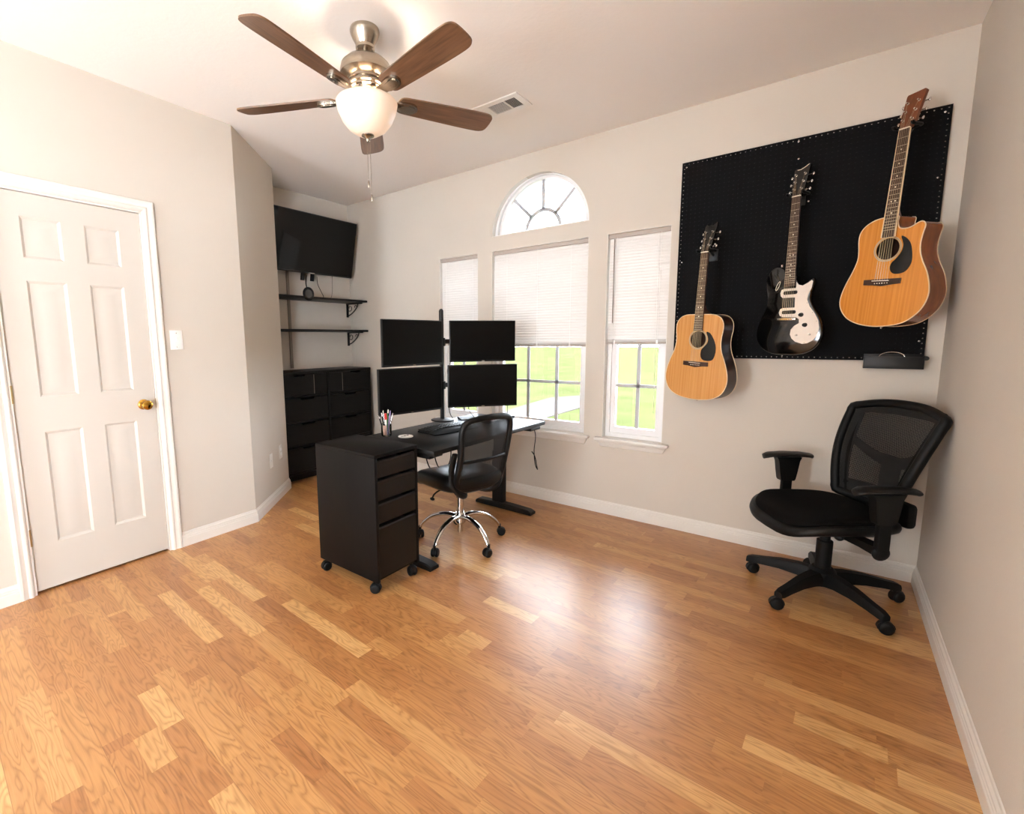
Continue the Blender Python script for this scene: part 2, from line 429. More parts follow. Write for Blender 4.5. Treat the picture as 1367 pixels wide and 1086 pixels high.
# ------------------------------------------------------------------ door
def rect(x0, x1, z0, z1, y): return [(x0, y, z0), (x1, y, z0), (x1, y, z1), (x0, y, z1)]
mb = MB()
yc = lambda y: s_of(y)
pan = [(yc(a), yc(b), z0, z1) for a, b in ((-2.812, -2.650), (-2.550, -2.389)) for z0, z1 in ((.255, .850), (1.032, 1.620), (1.730, 1.932))]
x0, x1, z0, z1 = D0, D1, .014, DT-.003
loops = [[(x0, z0), (x1, z0), (x1, z1), (x0, z1)]] + [[(a, c), (b, c), (b, d), (a, d)] for a, b, c, d in pan]
flat = [q for l in loops for q in l]
vs = [mb.bm.verts.new((q[0], 0, q[1])) for q in flat]
for t in geometry.tessellate_polygon([[Vector((q[0], q[1], 0)) for q in l] for l in loops]): mb.bm.faces.new([vs[i] for i in t])
for a, b, c, d in pan:
    rs = []
    for ins, y in ((0, 0), (.006, .004), (.012, .009), (.018, .0095), (.052, .0025)):
        rs.append(rect(a+ins, b-ins, c+ins, d-ins, y))
    mb.loft(rs, (False, True))
mb.loft([rect(x0, x1, z0, z1, 0), rect(x0, x1, z0, z1, .036)], (False, True))
bmesh.ops.remove_doubles(mb.bm, verts=mb.bm.verts[:], dist=1e-5)
dr = mb.done('door_1', M['door'], None, 20); dr.matrix_world = MW @ Matrix.Translation((0, .012, 0)); dr['kind'] = 'structure'
kx = s_of(-2.346)
mb = MB(); mk = Matrix.Translation((kx, 0, .94)) @ Matrix.Rotation(R(90), 4, 'X')
mb.lathe([(.031, 0), (.031, .004), (.026, .009), (.012, .012), (.011, .03), (.016, .036), (.026, .043), (.029, .054), (.027, .063), (.018, .068), (.002, .069)], 28, mk)
mb.done('door_knob', M['brass'], dr)
for z in (1.055, .31, 1.80):
    mb = MB(); mb.cyl((D0-.004, -.006, z-.045), (D0-.004, -.006, z+.045), .0065); mb.box2((D0-.012, -.002, z-.044), (D0+.0, .002, z+.044))
    mb.done('hinge', M['hinge'], dr)
mb = MB(); mb.box2((D1+.002, -.002, .91), (D1+.0085, .016, .97)); mb.done('latch_plate', M['hinge'], dr)
# casing (trim_1)
CP = [(0, 0), (.006, .010), (.012, .014), (.020, .014), (.026, .010), (.034, .011), (.046, .017), (.058, .017), (.062, .012), (.062, 0)]
mb = MB()
ins = .006
xi0, xi1, zi = D0-ins-.006, D1+ins+.006, DT+ins+.004
ringset = []
for x, z, dx, dz in ((xi0, 0, -1, 0), (xi0, zi, -1, 1), (xi1, zi, 1, 1), (xi1, 0, 1, 0)):
    ringset.append([(x+dx*a, -b, z+dz*a) for a, b in CP])
mb.loft(ringset, M=MW)
# jamb
mb.box2((D0-.012, 0, 0), (D0-.003, .11, DT), M=MW); mb.box2((D1+.003, 0, 0), (D1+.012, .11, DT), M=MW); mb.box2((D0-.012, 0, DT), (D1+.012, .11, DT+.008), M=MW)
struct('trim_1', mb, M['trim'], 25)

# ------------------------------------------------------------------ windows
FY = .085       # depth of the sash plane
def window(name, x0, x1, cols, gl, xm):
    mb = MB()
    fo = [(x0, ZB), (x1, ZB), (x1, ZT), (x0, ZT)]; f = .035
    mb.prism(fo, FY-.03, .149, [[(x0+f, ZB+f), (x1-f, ZB+f), (x1-f, ZT-f), (x0+f, ZT-f)]])
    o = struct(name, mb, M['vinyl'])
    zi = 1.275
    for nm, za, zb, yy in (('lower_sash', ZB+f, zi+.02, FY), ('upper_sash', zi-.02, ZT-f, FY+.03)):
        xa, xb = x0+f, x1-f; g = .034
        mb = MB(); mb.prism([(xa, za), (xb, za), (xb, zb), (xa, zb)], yy-.018, yy+.016, [[(xa+g, za+g+.012), (xb-g, za+g+.012), (xb-g, zb-g), (xa+g, zb-g)]])
        so = mb.done(nm, M['vinyl'], o)
        mb = MB(); mb.box2((xa+g-.005, yy-.002, za+g), (xb-g+.005, yy+.002, zb-g+.005)); mb.done('glass_pane', M['glass'], so)
        mb = MB()
        for x in xm: mb.box((x, yy-.008, (za+zb)/2), (.024, .010, zb-za-2*g))
        zm = .963 if nm == 'lower_sash' else 1.66
        mb.box(((xa+xb)/2, yy-.008, zm), (xb-xa-2*g, .010, .022))
        mb.done('muntin_grid', M['muntin'], so)
    # stool and apron
    mb = MB(); e = .045
    mb.box2((x0+.001, -.0, ZB-.0), (x1-.001, FY-.031, ZB+.006))
    mb.box2((x0-e, -.045, ZB-.014), (x1+e, -.0005, ZB+.006), .004)
    pr = [(0, -.014), (.034, -.014), (.030, -.026), (.020, -.034), (.018, -.046), (.010, -.060), (0, -.064)]
    ra, rb = [], []
    for d, z in pr:
        k = (.064+z)*.55
        ra.append((x0-e*.1-k, -d-.0005, ZB+z)); rb.append((x1+e*.1+k, -d-.0005, ZB+z))
    mb.loft([ra, rb])
    mb.done('window_sill', M['trim'], o)
    # white jamb liner
    mb = MB(); t = .004
    mb.box2((x0, .001, ZB+.006), (x0+t, FY-.031, ZT)); mb.box2((x1-t, .001, ZB+.006), (x1, FY-.031, ZT)); mb.box2((x0, .001, ZT-t), (x1, FY-.031, ZT))
    mb.done('jamb_liner', M['trim'], o)
    return o
window('window_1', *WL, 2, None, [sum(WL)/2])
window('window_2', *WC, 3, None, [-2.397, -2.139])
window('window_3', *WR, 2, None, [-1.502])
# arched window
def arcpts(r, n=37, cx=-2.275, cz=ZA, a0=0, a1=180): return [(cx+r*math.cos(R(a0+(a1-a0)*i/(n-1))), cz+r*math.sin(R(a0+(a1-a0)*i/(n-1)))) for i in range(n)]
mb = MB(); cx = AC[0]
oo = arcpts(AR-.002, cx=cx); ii = [(x, z+.03) for x, z in arcpts(AR-.06, cx=cx)]
mb.prism(oo, FY-.01, .149, [ii])
i2 = [(x, z+.018) for x, z in arcpts(AR-.03, cx=cx)]
mb.prism(oo, FY-.04, FY-.011, [i2])
w4 = struct('window_4', mb, M['vinyl'])
mb = MB(); mb.prism([(x, z+.02) for x, z in arcpts(AR-.05, cx=cx)], FY+.018, FY+.022); mb.done('glass_pane', M['glass'], w4)
mb = MB()
mb.prism(arcpts(.161, 25, cx, ZA+.02)+arcpts(.133, 25, cx, ZA+.02, 180, 0), FY+.006, FY+.016)
for a in (45, 90, 135):
    c, s = math.cos(R(a)), math.sin(R(a)); p = [(.147, -.013), (AR-.045, -.013), (AR-.045, .013), (.147, .013)]
    mb.prism([(cx+u*c-v*s, ZA+.02+u*s+v*c) for u, v in p], FY+.006, FY+.016)
mb.done('muntin_grid', M['muntin'], w4)
mb = MB()
lin = arcpts(AR-.0005, cx=cx); li2 = arcpts(AR-.004, cx=cx)[::-1]
mb.prism(lin+li2, .001, FY-.041)
mb.box2((WC[0]+.002, .001, ZA), (WC[1]-.002, FY-.041, ZA+.004))
mb.done('jamb_liner', M['trim'], w4)

# blinds
def blind(x0, x1, label, zbot, tilt):
    y = .028
    b = thing('window_blind', label, 'window blind', ((x0+x1)/2, y, ZT), 0, 'raised mini blinds in the windows')
    w2 = (x1-x0)/2-.008
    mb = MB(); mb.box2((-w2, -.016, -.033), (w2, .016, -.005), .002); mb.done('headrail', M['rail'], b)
    mb = MB(); z = -.045; pitch = .0205; sl = .0125
    zb = zbot-ZT
    while z > zb+.035:
        c, s = math.cos(R(tilt)), math.sin(R(tilt))
        ring = []
        for x in (-w2+.003, w2-.003):
            ring.append([(x, k*sl*c - .0032*(1-k*k)*s, z + k*sl*s + .0032*(1-k*k)*c) for k in (-1, -.5, 0, .5, 1)])
        mb.loft(ring, (False, False), closed=False); z -= pitch
    mb.done('slats', M['slat'], b, 60)
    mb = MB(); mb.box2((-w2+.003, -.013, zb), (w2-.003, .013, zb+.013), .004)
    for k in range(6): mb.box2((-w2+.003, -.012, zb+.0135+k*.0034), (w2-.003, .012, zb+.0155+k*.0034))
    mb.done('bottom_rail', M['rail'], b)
    for fx in ((-.72, .72) if w2 < .3 else (-.68, .0, .68)):
        mb = MB(); mb.cyl((fx*w2, -.0135, zb+.03), (fx*w2, -.0135, -.03), .0012, n=6); mb.box((fx*w2, -.0145, zb+.012), (.012, .004, .028), .001); mb.done('ladder_cord', M['white'], b)
    return b
b1 = blind(*WL, 'narrow white mini blind in the left window behind the monitors', 1.255, 78)
b2 = blind(*WC, 'widest white mini blind, under the arched window', 1.245, 79)
b3 = blind(*WR, 'narrow white mini blind in the window nearest the guitars', 1.265, 77)
mb = MB(); mb.cyl((.13, -.018, -.04), (.145, -.018, -1.25), .0012, n=6); mb.done('lift_cord', M['white'], b3)
mb = MB(); mb.cyl((-.165, -.018, -.04), (-.163, -.018, -.62), .0035, n=6); mb.done('tilt_wand', M['grey'], b3)

# ------------------------------------------------------------------ outside
o = MB().box2((-60, .16, -.35), (60, 90, -.30)).done('lawn', M['lawn']); o['kind'] = 'structure'
mb = MB(); mb.prism([(-12, 1.2), (-5.7, 2.2), (-5.05, 4.29), (-4.92, 4.79), (-4.93, 5.46), (-4.95, 6.9), (-5.35, 9.2), (-5.85, 9.4), (-6.41, 8.33), (-6.24, 6.62), (-6.07, 5.41), (-7.2, 4.6), (-12, 4.2)], -.30, -.285, axis='Z')
o = mb.done('driveway', M['concrete']); o['kind'] = 'structure'

# ------------------------------------------------------------------ ceiling fan
FC = (-2.222, -1.765)
fan = thing('ceiling_fan', 'five-blade brushed nickel ceiling fan with lit glass bowl', 'ceiling fan', (*FC, H))
Z0 = H
def lz(name, prof, m, n=40, parent=fan): mb = MB(); mb.lathe([(r, z-Z0) for r, z in prof], n); return mb.done(name, m, parent, 40)
lz('canopy', [(.066, Z0), (.068, Z0-.008), (.067, Z0-.016), (.058, Z0-.038), (.046, Z0-.060), (.041, Z0-.070), (.044, Z0-.073), (.043, Z0-.084), (.036, Z0-.09), (.02, Z0-.09)], M['nickel'])
lz('downrod', [(.013, Z0-.085), (.013, 2.585)], M['nickel'])
lz('motor_housing', [(.02, 2.603), (.055, 2.601), (.09, 2.588), (.112, 2.567), (.118, 2.54), (.118, 2.525), (.102, 2.512), (.084, 2.506), (.084, 2.496), (.079, 2.494), (.082, 2.488), (.082, 2.478), (.074, 2.474), (.074, 2.466), (.066, 2.462), (.062, 2.452), (.058, 2.447), (.062, 2.443), (.062, 2.425), (.02, 2.42)], M['nickel'])
bowl_prof = [(.100, 2.424), (.136, 2.413), (.143, 2.404), (.141, 2.394), (.134, 2.366), (.116, 2.327), (.088, 2.293), (.05, 2.270), (.012, 2.262)]
mb = MB(); mb.lathe([(r, z-Z0) for r, z in bowl_prof] + [(r-.004, z-Z0+.003) for r, z in bowl_prof[::-1]], 48, cap=(False, False)); mb.done('light_bowl', M['bowl'], fan, 60)
lz('finial', [(.006, 2.275), (.030, 2.268), (.029, 2.262), (.018, 2.256), (.012, 2.250), (.008, 2.238), (.002, 2.236)], M['nickel'], 24)
BZ = 2.430-Z0
ph = -80.3
for k in range(5):
    A = Matrix.Rotation(R(ph+72*k), 4, 'Z') @ Matrix.Translation((0, 0, BZ))
    T = A @ Matrix.Rotation(R(-13), 4, 'X')
    out = []
    up = [(.165, .046), (.19, .053), (.25, .056), (.40, .062), (.52, .066), (.60, .066), (.632, .060), (.648, .046), (.653, .02)]
    pts = up + [(x, -y) for x, y in up[::-1]] + [(.155, -.03), (.15, 0), (.155, .03)]
    out = smooth_closed([Vector((a, b)) for a, b in pts], 3)
    mb = MB(); mb.prism([(p[0], p[1]) for p in out], -.0035, .0035, M=None, axis='Z')
    bl = mb.done('blade', M['blade'], fan); bl.matrix_local = T
    # blade iron: curved arm then a pad under the blade
    mb = MB()
    arm = smooth_open([(.045, 0, .03), (.075, 0, .012), (.11, 0, -.004), (.15, 0, -.0105), (.20, 0, -.0105)], 5)
    mb.tube(arm, [.02+.008*(i/len(arm)) for i in range(len(arm))], 10, ell=(.28, 1), up=(0, 0, 1))
    pad = smooth_closed([Vector(q) for q in ((.15, .022), (.19, .032), (.225, .03), (.245, .016), (.25, 0), (.245, -.016), (.225, -.03), (.19, -.032), (.15, -.022))], 3)
    mb.prism([(p[0], p[1]) for p in pad], -.014, -.0036, axis='Z')
    mb.prism([(p[0]*.75+.052, p[1]*.6) for p in pad], -.018, -.0141, axis='Z')
    mb.done('blade_iron', M['nickel'], bl)
for dx, dy, z1 in ((-.012, .006, 2.065), (.014, .0, 1.995)):
    mb = MB(); zz = 2.24
    mb.cyl((dx, dy, 2.262-Z0), (dx, dy, z1-Z0), .0011, n=6)
    while zz > z1: mb.sphere((dx, dy, zz-Z0), .0018, 4); zz -= .012
    c = mb.done('pull_chain', M['nickel'], fan)
    mb = MB(); mb.lathe([(.002, z1-Z0+.002), (.0045, z1-Z0-.004), (.0055, z1-Z0-.022), (.004, z1-Z0-.03), (.001, z1-Z0-.031)], 10, Matrix.Translation((dx, dy, 0))); mb.done('chain_pull', M['nickel'], c)

# ceiling vent
vt = thing('ceiling_vent', 'white rectangular air vent in the ceiling beside the fan', 'vent', (-2.138, -.757, H))
mb = MB(); hw, hd = .172, .095
mb.prism(rrect(2*hw, 2*hd, .004), -.008, -.0005, [[(-.135, -.058), (.135, -.058), (.135, .058), (-.135, .058)]], axis='Z'); mb.done('vent_frame', M['white'], vt)
mb = MB(); mb.box2((-.136, -.059, -.003), (.136, .059, -.0006)); mb.done('duct', M['darkvoid'], vt)
for xa, xb, ang, ax in ((-.133, -.062, -40, 'Y'), (-.056, .056, 38, 'X'), (.062, .133, 40, 'Y')):
    mb = MB()
    if ax == 'Y':
        x = xa+.004
        while x < xb: mb.box((0, 0, 0), (.011, .114, .0012), M=Matrix.Translation((x, 0, -.006)) @ Matrix.Rotation(R(ang), 4, 'Y')); x += .0095
    else:
        y = -.054
        while y < .056: mb.box((0, 0, 0), (xb-xa, .013, .0012), M=Matrix.Translation(((xa+xb)/2, y, -.006)) @ Matrix.Rotation(R(ang), 4, 'X')); y += .0095
    mb.done('louvers', M['white'], vt)
for x in (-.059, .059):
    mb = MB(); mb.box((x, 0, -.006), (.006, .118, .006)); mb.done('divider', M['white'], vt)

# light switch + outlets
sw = thing('light_switch', 'white light switch plate on the wall right of the door', 'light switch'); sw.matrix_world = MW @ Matrix.Translation((s_of(-2.138), 0, 1.32))
mb = MB(); mb.box((0, -.003, 0), (.074, .006, .118), .002); mb.done('switch_plate', M['white'], sw)
mb = MB(); mb.box((0, -.009, .003), (.009, .014, .022), .002); mb.done('toggle', M['white'], sw)
for z in (-.042, .042):
    mb = MB(); mb.sphere((0, -.0062, z), .003, 6, (1, .4, 1)); mb.done('screw', M['steel'], sw)
da = Vector((PA[0]-PC[0], PA[1]-PC[1], 0)); la = da.length; aa = math.atan2(da.y, da.x)
MA = Matrix.Translation((*PC, 0)) @ Matrix.Rotation(aa, 4, 'Z')       # X along angled wall, -Y into the room? fixed below
for (s, z, lab) in ((.60, .38, 'white wall outlet on the angled wall, the one nearer the black dresser'), (.36, .36, 'white blank cover plate on the angled wall, farther from the dresser')):
    p = thing('wall_plate', lab, 'outlet'); p.matrix_world = Matrix.Translation((PC[0]+da.x*s/la, PC[1]+da.y*s/la, z)) @ Matrix.Rotation(aa-math.pi, 4, 'Z')
    sgn = -1 if (p.matrix_world.to_3x3() @ Vector((0, -1, 0))).dot(Vector((1, 1, 0))) > 0 else 1
    mb = MB(); mb.box((0, sgn*.0025, 0), (.07, .005, .114), .0015); mb.done('cover_plate', M['trim'], p)
    if s > .5:
        for zz in (-.02, .02):
            mb = MB(); mb.prism(rrect(.034, .028, .008), sgn*.0045, sgn*.0065, M=Matrix.Translation((0, 0, zz))); mb.done('socket', M['white'], p)
    else:
        mb = MB(); mb.sphere((0, sgn*.005, 0), .003, 6, (1, .4, 1)); mb.done('screw', M['steel'], p)

# ------------------------------------------------------------------ alcove: television, shelves, dresser
tvc = Vector((-4.36, -.575, 2.215)); tilt = math.atan2(.115, .525)
tv = thing('television', 'large black flat television tilted on the alcove wall', 'television', tvc, 0, None, (0, tilt, 0))
# local: +X faces the room, Z up (tilted forward at the top)
W2, H2 = .487, .272
mb = MB(); mb.box2((-.035, -W2, -H2), (0, W2, H2), .004); mb.done('casing', M['bezel'], tv)
mb = MB(); mb.box2((.0005, -W2+.008, -H2+.014), (.002, W2-.008, H2-.008)); mb.done('screen', M['tvscreen'], tv)
mb = MB(); mb.box2((-.0005, -.03, -H2+.003), (.0025, .03, -H2+.010)); mb.done('logo_strip', M['steel'], tv)
mb = MB(); mb.box2((-.06, -.30, -.2), (-.036, .30, .16), .01); mb.done('rear_bulge', M['bezel'], tv)
mb = MB()
for y in (-.05, .06): mb.box2((-.085, y-.016, -.345), (-.061, y+.016, .15), .002)
mb.box2((-.165, -.2, .0), (-.086, .2, .08), .003)
mb.done('wall_mount', M['blackmetal'], tv)
# shelves
def shelf(z, label):
    s = thing('wall_shelf', label, 'shelf', (XT, 0, z), 0, 'black shelves in the alcove')
    mb = MB(); mb.box2((.002, -1.08, -.02), (.285, -.004, 0), .002); mb.done('board', M['blackwood'], s)
    for y in (-.045, -1.02):
        mb = MB(); t = .012
        mb.box2((.001, y-t, -.165), (.012, y+t, -.0205), .001); mb.box2((.001, y-t, -.031), (.24, y+t, -.0205), .001)
        mb.tube(smooth_open([(.012, y, -.15), (.06, y, -.135), (.12, y, -.10), (.165, y, -.06), (.18, y, -.031)], 5), .006, 6)
        mb.tube(smooth_open([(.012, y, -.09), (.045, y, -.10), (.075, y, -.085), (.07, y, -.055), (.04, y, -.05), (.035, y, -.07)], 4), .004, 6)
        mb.tube(smooth_open([(.165, y, -.06), (.15, y, -.045), (.13, y, -.05), (.128, y, -.068)], 4), .004, 6)
        mb.done('bracket', M['blackmetal'], s)
    return s
shelf(1.722, 'upper black wall shelf, right under the television'); shelf(1.418, 'lower black wall shelf, above the black dresser')
# round device hooked on the shelf edge
hp = thing('round_speaker', 'small round grey-faced device with thick black rim on the upper shelf edge', 'speaker', (XT+.300, -.726, 1.742))
mb = MB(); mb.tube([(.0, .046*math.cos(R(q)), .050*math.sin(R(q))) for q in range(0, 360, 12)], .0125, 10, True, ell=(1, 1)); mb.done('rim', M['rubber'], hp)
mb = MB(); mb.lathe([(.044, -.006), (.044, .003), (.036, .006), (.002, .007)], 28, Matrix.Rotation(R(90), 4, 'Y')); mb.done('grey_face', M['puck'], hp)
mb = MB(); mb.box2((-.05, -.012, -.010), (-.012, .012, -.004)) if False else mb.box2((-.045, -.012, -.0195), (-.010, .012, -.0165)); mb.done('hook', M['rubber'], hp)
def cord(name, label, pts, r=.0025, m='rubber', cat='cable', group=None, k=8):
    mb = MB(); mb.tube(smooth_open(pts, k), r, 8); o = mb.done(name, M[m]); tag(o, label, cat, group); return o
cord('power_cord', 'black cord with inline adapter hanging from the television to the shelf', [(-4.40, -.645, 1.93), (-4.41, -.65, 1.86), (-4.40, -.645, 1.80), (-4.33, -.68, 1.76), (-4.29, -.755, 1.775)], .005)
cord('video_cable', 'black cable dropping from the television strap onto the upper shelf', [(-4.42, -.515, 1.93), (-4.42, -.51, 1.86), (-4.40, -.49, 1.79), (-4.39, -.47, 1.74), (-4.37, -.50, 1.7255)], .003)
cord('antenna_wire', 'thin dark wire looping down behind the shelf from the right of the television', [(-4.50, -.27, 2.02), (-4.51, -.27, 1.90), (-4.51, -.275, 1.80), (-4.49, -.31, 1.74), (-4.46, -.38, 1.7245)], .0022)
mb = MB(); mb.box2((XT+.0005, -.765, 1.045), (XT+.012, -.735, 2.05), .003); tag(mb.done('cord_cover', M['grey']), 'grey vertical cord cover on the wall behind the shelves', 'cord cover')

# dresser
DX = -4.19
ds = thing('dresser', 'tall black two-column dresser standing in the alcove', 'dresser', (-4.36, -.58, 0))
dx = DX-(-4.36); y0, y1 = -1.088+.58, -.075+.58; xb = XT+.016+4.36
mb = MB()
mb.box2((xb, y0-.0, 1.008), (dx+.006, y1, 1.032), .002)
mb.box2((xb, y0, .07), (dx, y0+.022, 1.0078)); mb.box2((xb, y1-.022, .07), (dx, y1, 1.0078)); mb.box2((xb, -.034, .07), (dx, -.012, 1.0078))
mb.box2((xb, y0+.022, .07), (xb+.01, y1-.022, 1.0078))
for z in (.07, .097, ): mb.box2((xb, y0+.0221, z), (dx, y1-.0221, z+.018))
for z in (.338, .565, .795): mb.box2((xb+.011, y0+.0221, z), (dx-.004, -.0341, z+.014)); mb.box2((xb+.011, -.0119, z), (dx-.004, y1-.0221, z+.014))
mb.done('carcass', M['dresser'], ds)
mb = MB(); mb.box2((xb, y0+.01, 0), (dx-.12, y1-.01, .0695)); mb.done('plinth', M['dresser'], ds)
def notch_front(ya, yb, za, zb, x, parent, m, notch=True):
    mb = MB(); c = (ya+yb)/2; w_ = min(.075, (yb-ya)*.2)
    ol = [(ya, za), (yb, za), (yb, zb)] + ([(c+w_, zb), (c+w_-.012, zb-.016), (c-w_+.012, zb-.016), (c-w_, zb)] if notch else []) + [(ya, zb)]
    mb.prism(ol, x-.018, x, axis='X'); mb.box2((x-.30, ya+.01, za+.01), (x-.0185, yb-.01, zb-.03))
    return mb.done('drawer', m, parent)
colA = (y0+.026, -.038); colB = (-.008, y1-.026)
sA = -.762+.58; sB = -.435+.58
for a, b, nt_ in ((colA[0], sA-.003, True), (sA+.003, colA[1], False), (colB[0], sB-.003, False), (sB+.003, colB[1], True)):
    notch_front(a, b, .815, 1.003, dx-.002, ds, M['dresser'], nt_)
for yy_ in (sA, sB):
    mb = MB(); mb.box((dx-.012, yy_, .909), (.018, .0045, .18)); mb.done('drawer_divider', M['grey'], ds)
for za, zb in ((.12, .333), (.357, .558), (.583, .789)):
    for a, b in (colA, colB): notch_front(a, b, za, zb, dx-.002, ds, M['dresser'])

# ------------------------------------------------------------------ drawer unit on casters
du = thing('drawer_unit', 'black-brown drawer unit on casters at the left end of the desk', 'drawer unit', (-2.40, -1.692, 0))
ux0, ux1, uy0, uy1 = -2.645+2.40, -2.16+2.40, -1.846+1.692, -1.538+1.692
mb = MB(); t = .018
mb.box2((ux0, uy0, .724), (ux1, uy1, .742), .0012)
mb.box2((ux0, uy0, .072), (ux1, uy0+t, .7238), .001); mb.box2((ux0, uy1-t, .072), (ux1, uy1, .7238), .001)
mb.box2((ux0, uy0+t, .072), (ux1-.02, uy1-t, .088)); mb.box2((ux0, uy0+t, .088), (ux0+.01, uy1-t, .7238))
mb.done('carcass', M['blackwood_v'], du)
for za, zb in ((.093, .362), (.384, .484), (.504, .604), (.622, .708)):
    mb = MB(); ol = [(ux1-.019, za), (ux1-.001, za), (ux1-.001, zb-.006), (ux1-.006, zb), (ux1-.019, zb)]
    mb.prism([(x, z) for x, z in ol], uy0+t+.0015, uy1-t-.0015); mb.box2((ux0+.03, uy0+t+.012, za+.008), (ux1-.0195, uy1-t-.012, zb-.03))
    mb.done('drawer', M['blackwood'], du)
def caster(parent, p, rz, r=.025, wm='rubber', hood='blackplastic', stem=None, name='caster'):
    T = Matrix.Translation(p) @ Matrix.Rotation(rz, 4, 'Z')
    mb = MB()
    for s in (-1, 1):
        mb.lathe([(r*.25, -.0105), (r*.55, -.0115), (r*.8, -.0095), (r*.94, -.006), (r, -.001), (r, .004), (r*.9, .0085), (r*.3, .009)] if s > 0 else [(r*.3, -.009), (r*.9, -.0085), (r, -.004), (r, .001), (r*.94, .006), (r*.8, .0095), (r*.55, .0115), (r*.25, .0105)], 20, T @ Matrix.Translation((-r*.45, s*.0125, r)) @ Matrix.Rotation(R(90), 4, 'X'))
    o = mb.done(name, M[wm], parent)
    mb = MB()
    ol = [(-r*.45+r*1.1*math.cos(R(a)), r+r*1.1*math.sin(R(a))) for a in range(-5, 186, 12)]; il = [(-r*.45+r*.7*math.cos(R(a)), r+r*.7*math.sin(R(a))) for a in range(185, -6, -12)]
    mb.prism(ol+il, -.011, .011, M=T); mb.cyl(T @ Vector((0, 0, r*1.4)), T @ Vector((0, 0, stem or r*2.6)), r*.34)
    mb.done('caster_hood', M[hood], o)
    return o
for cx_, cy_, rz in ((ux1-.035, uy0+.03, R(30)), (ux1-.035, uy1-.03, R(160)), (ux0+.03, uy0+.03, R(80)), (ux0+.03, uy1-.03, R(60))):
    caster(du, (cx_, cy_, 0), rz, .027, stem=.072)

# ------------------------------------------------------------------ sit-stand desk
DK = (-2.362, -.905); dr_ = R(-1.3)
dk = thing('standing_desk', 'black sit-stand desk with T-shaped feet in front of the windows', 'desk', (*DK, 0), dr_)
mb = MB(); mb.box2((-.315, -.60, .686), (.315, .60, .712), .0025); mb.done('desktop', M['blackwood'], dk)
for ly in (-.545, .575):
    ly2 = ly if ly < 0 else .545
    mb = MB(); xs = .255
    mb.loft([[(x, ly2+sy, z) for sy, z in ((-.036, .004), (.036, .004), (.036, zt*.8), (.028, zt), (-.028, zt), (-.036, zt*.8))] for x, zt in ((-xs, .026), (-xs+.02, .038), (-.06, .045), (.06, .045), (xs-.03, .038), (xs, .026))])
    for x in (-xs+.03, xs-.03): mb.cyl((x, ly2, 0), (x, ly2, .006), .014)
    mb.done('foot', M['blackmetal'], dk)
    mb = MB(); mb.box((-.05, ly2, .25), (.095, .062, .41), .006); lg = mb.done('leg', M['blackmetal'], dk)
    mb = MB(); mb.box((-.05, ly2, .56), (.078, .048, .21), .004); mb.done('inner_column', M['steel'] if False else M['blackmetal'], lg)
    mb = MB(); mb.box((0, ly2, .668), (.5, .04, .035), .004); mb.done('support_arm', M['blackmetal'], dk)
mb = MB(); mb.box2((-.09, -.51, .640), (-.01, .51, .68), .003); mb.done('crossbeam', M['blackmetal'], dk)
mb = MB(); mb.box2((.235, .40, .664), (.318, .53, .6855), .006); mb.done('controller', M['blackplastic'], dk)
mb = MB(); mb.box2((.20, -.565, .668), (.29, -.50, .6855), .004); mb.done('end_bracket', M['blackmetal'], dk)
ZD = .712
cord('charging_cable', 'black cable loop dangling from the right end of the desk', [(-2.075, -.395, .66), (-2.07, -.385, .60), (-2.072, -.40, .50), (-2.07, -.385, .40), (-2.06, -.37, .36), (-2.055, -.385, .38), (-2.065, -.40, .46), (-2.08, -.42, .50)], .0035)
for i, (yy, d, lab) in enumerate(((-1.16, .0, 'black cable loop hanging under the desk, nearest the drawer unit'), (-1.11, .03, 'black cable loop hanging under the desk, behind the chrome chair'))):
    cord('desk_cable', lab, [(-2.43+d, yy, .64), (-2.42+d, yy-.02, .56), (-2.41+d, yy+.02, .47), (-2.40+d, yy+.12, .44), (-2.40+d, yy+.20, .50), (-2.41, yy+.22, .638)], .004)
cord('desk_cable', 'tangled black cables hanging low behind the chrome chair base', [(-2.43, -.78, .64), (-2.43, -.80, .44), (-2.42, -.84, .33), (-2.40, -.76, .29), (-2.42, -.66, .33), (-2.43, -.62, .42), (-2.43, -.58, .36), (-2.42, -.55, .27), (-2.42, -.62, .30), (-2.43, -.70, .38)], .004)

# ------------------------------------------------------------------ monitors on a pole
ms = thing('monitor_stand', 'tall black monitor pole with round base and four arms', 'monitor stand', (-2.665, -.722, ZD))
mb = MB(); mb.lathe([(.085, .0005), (.085, .008), (.07, .012), (.03, .014), (.03, .0142)], 28); mb.done('base', M['blackmetal'], ms)
mb = MB(); mb.cyl((0, 0, .014), (0, 0, .80), .0165, n=20); mb.sphere((0, 0, .80), .0165, 8); mb.done('pole', M['blackmetal'], ms)
MON = [('upper left', (-2.61, -1.07, 1.287), -7.4), ('lower left', (-2.602, -1.108, .974), -10.9), ('upper right', (-2.477, -.464, 1.294), -37.4), ('lower right', (-2.378, -.606, .977), -39.9)]
LAB = {'upper left': 'black monitor above the pen cup side, upper left of the four', 'lower left': 'black monitor right behind the pen cup, lower left of the four', 'upper right': 'black monitor before the blinds, upper right of the four', 'lower right': 'black monitor just behind the chrome chair back, lower right of the four'}
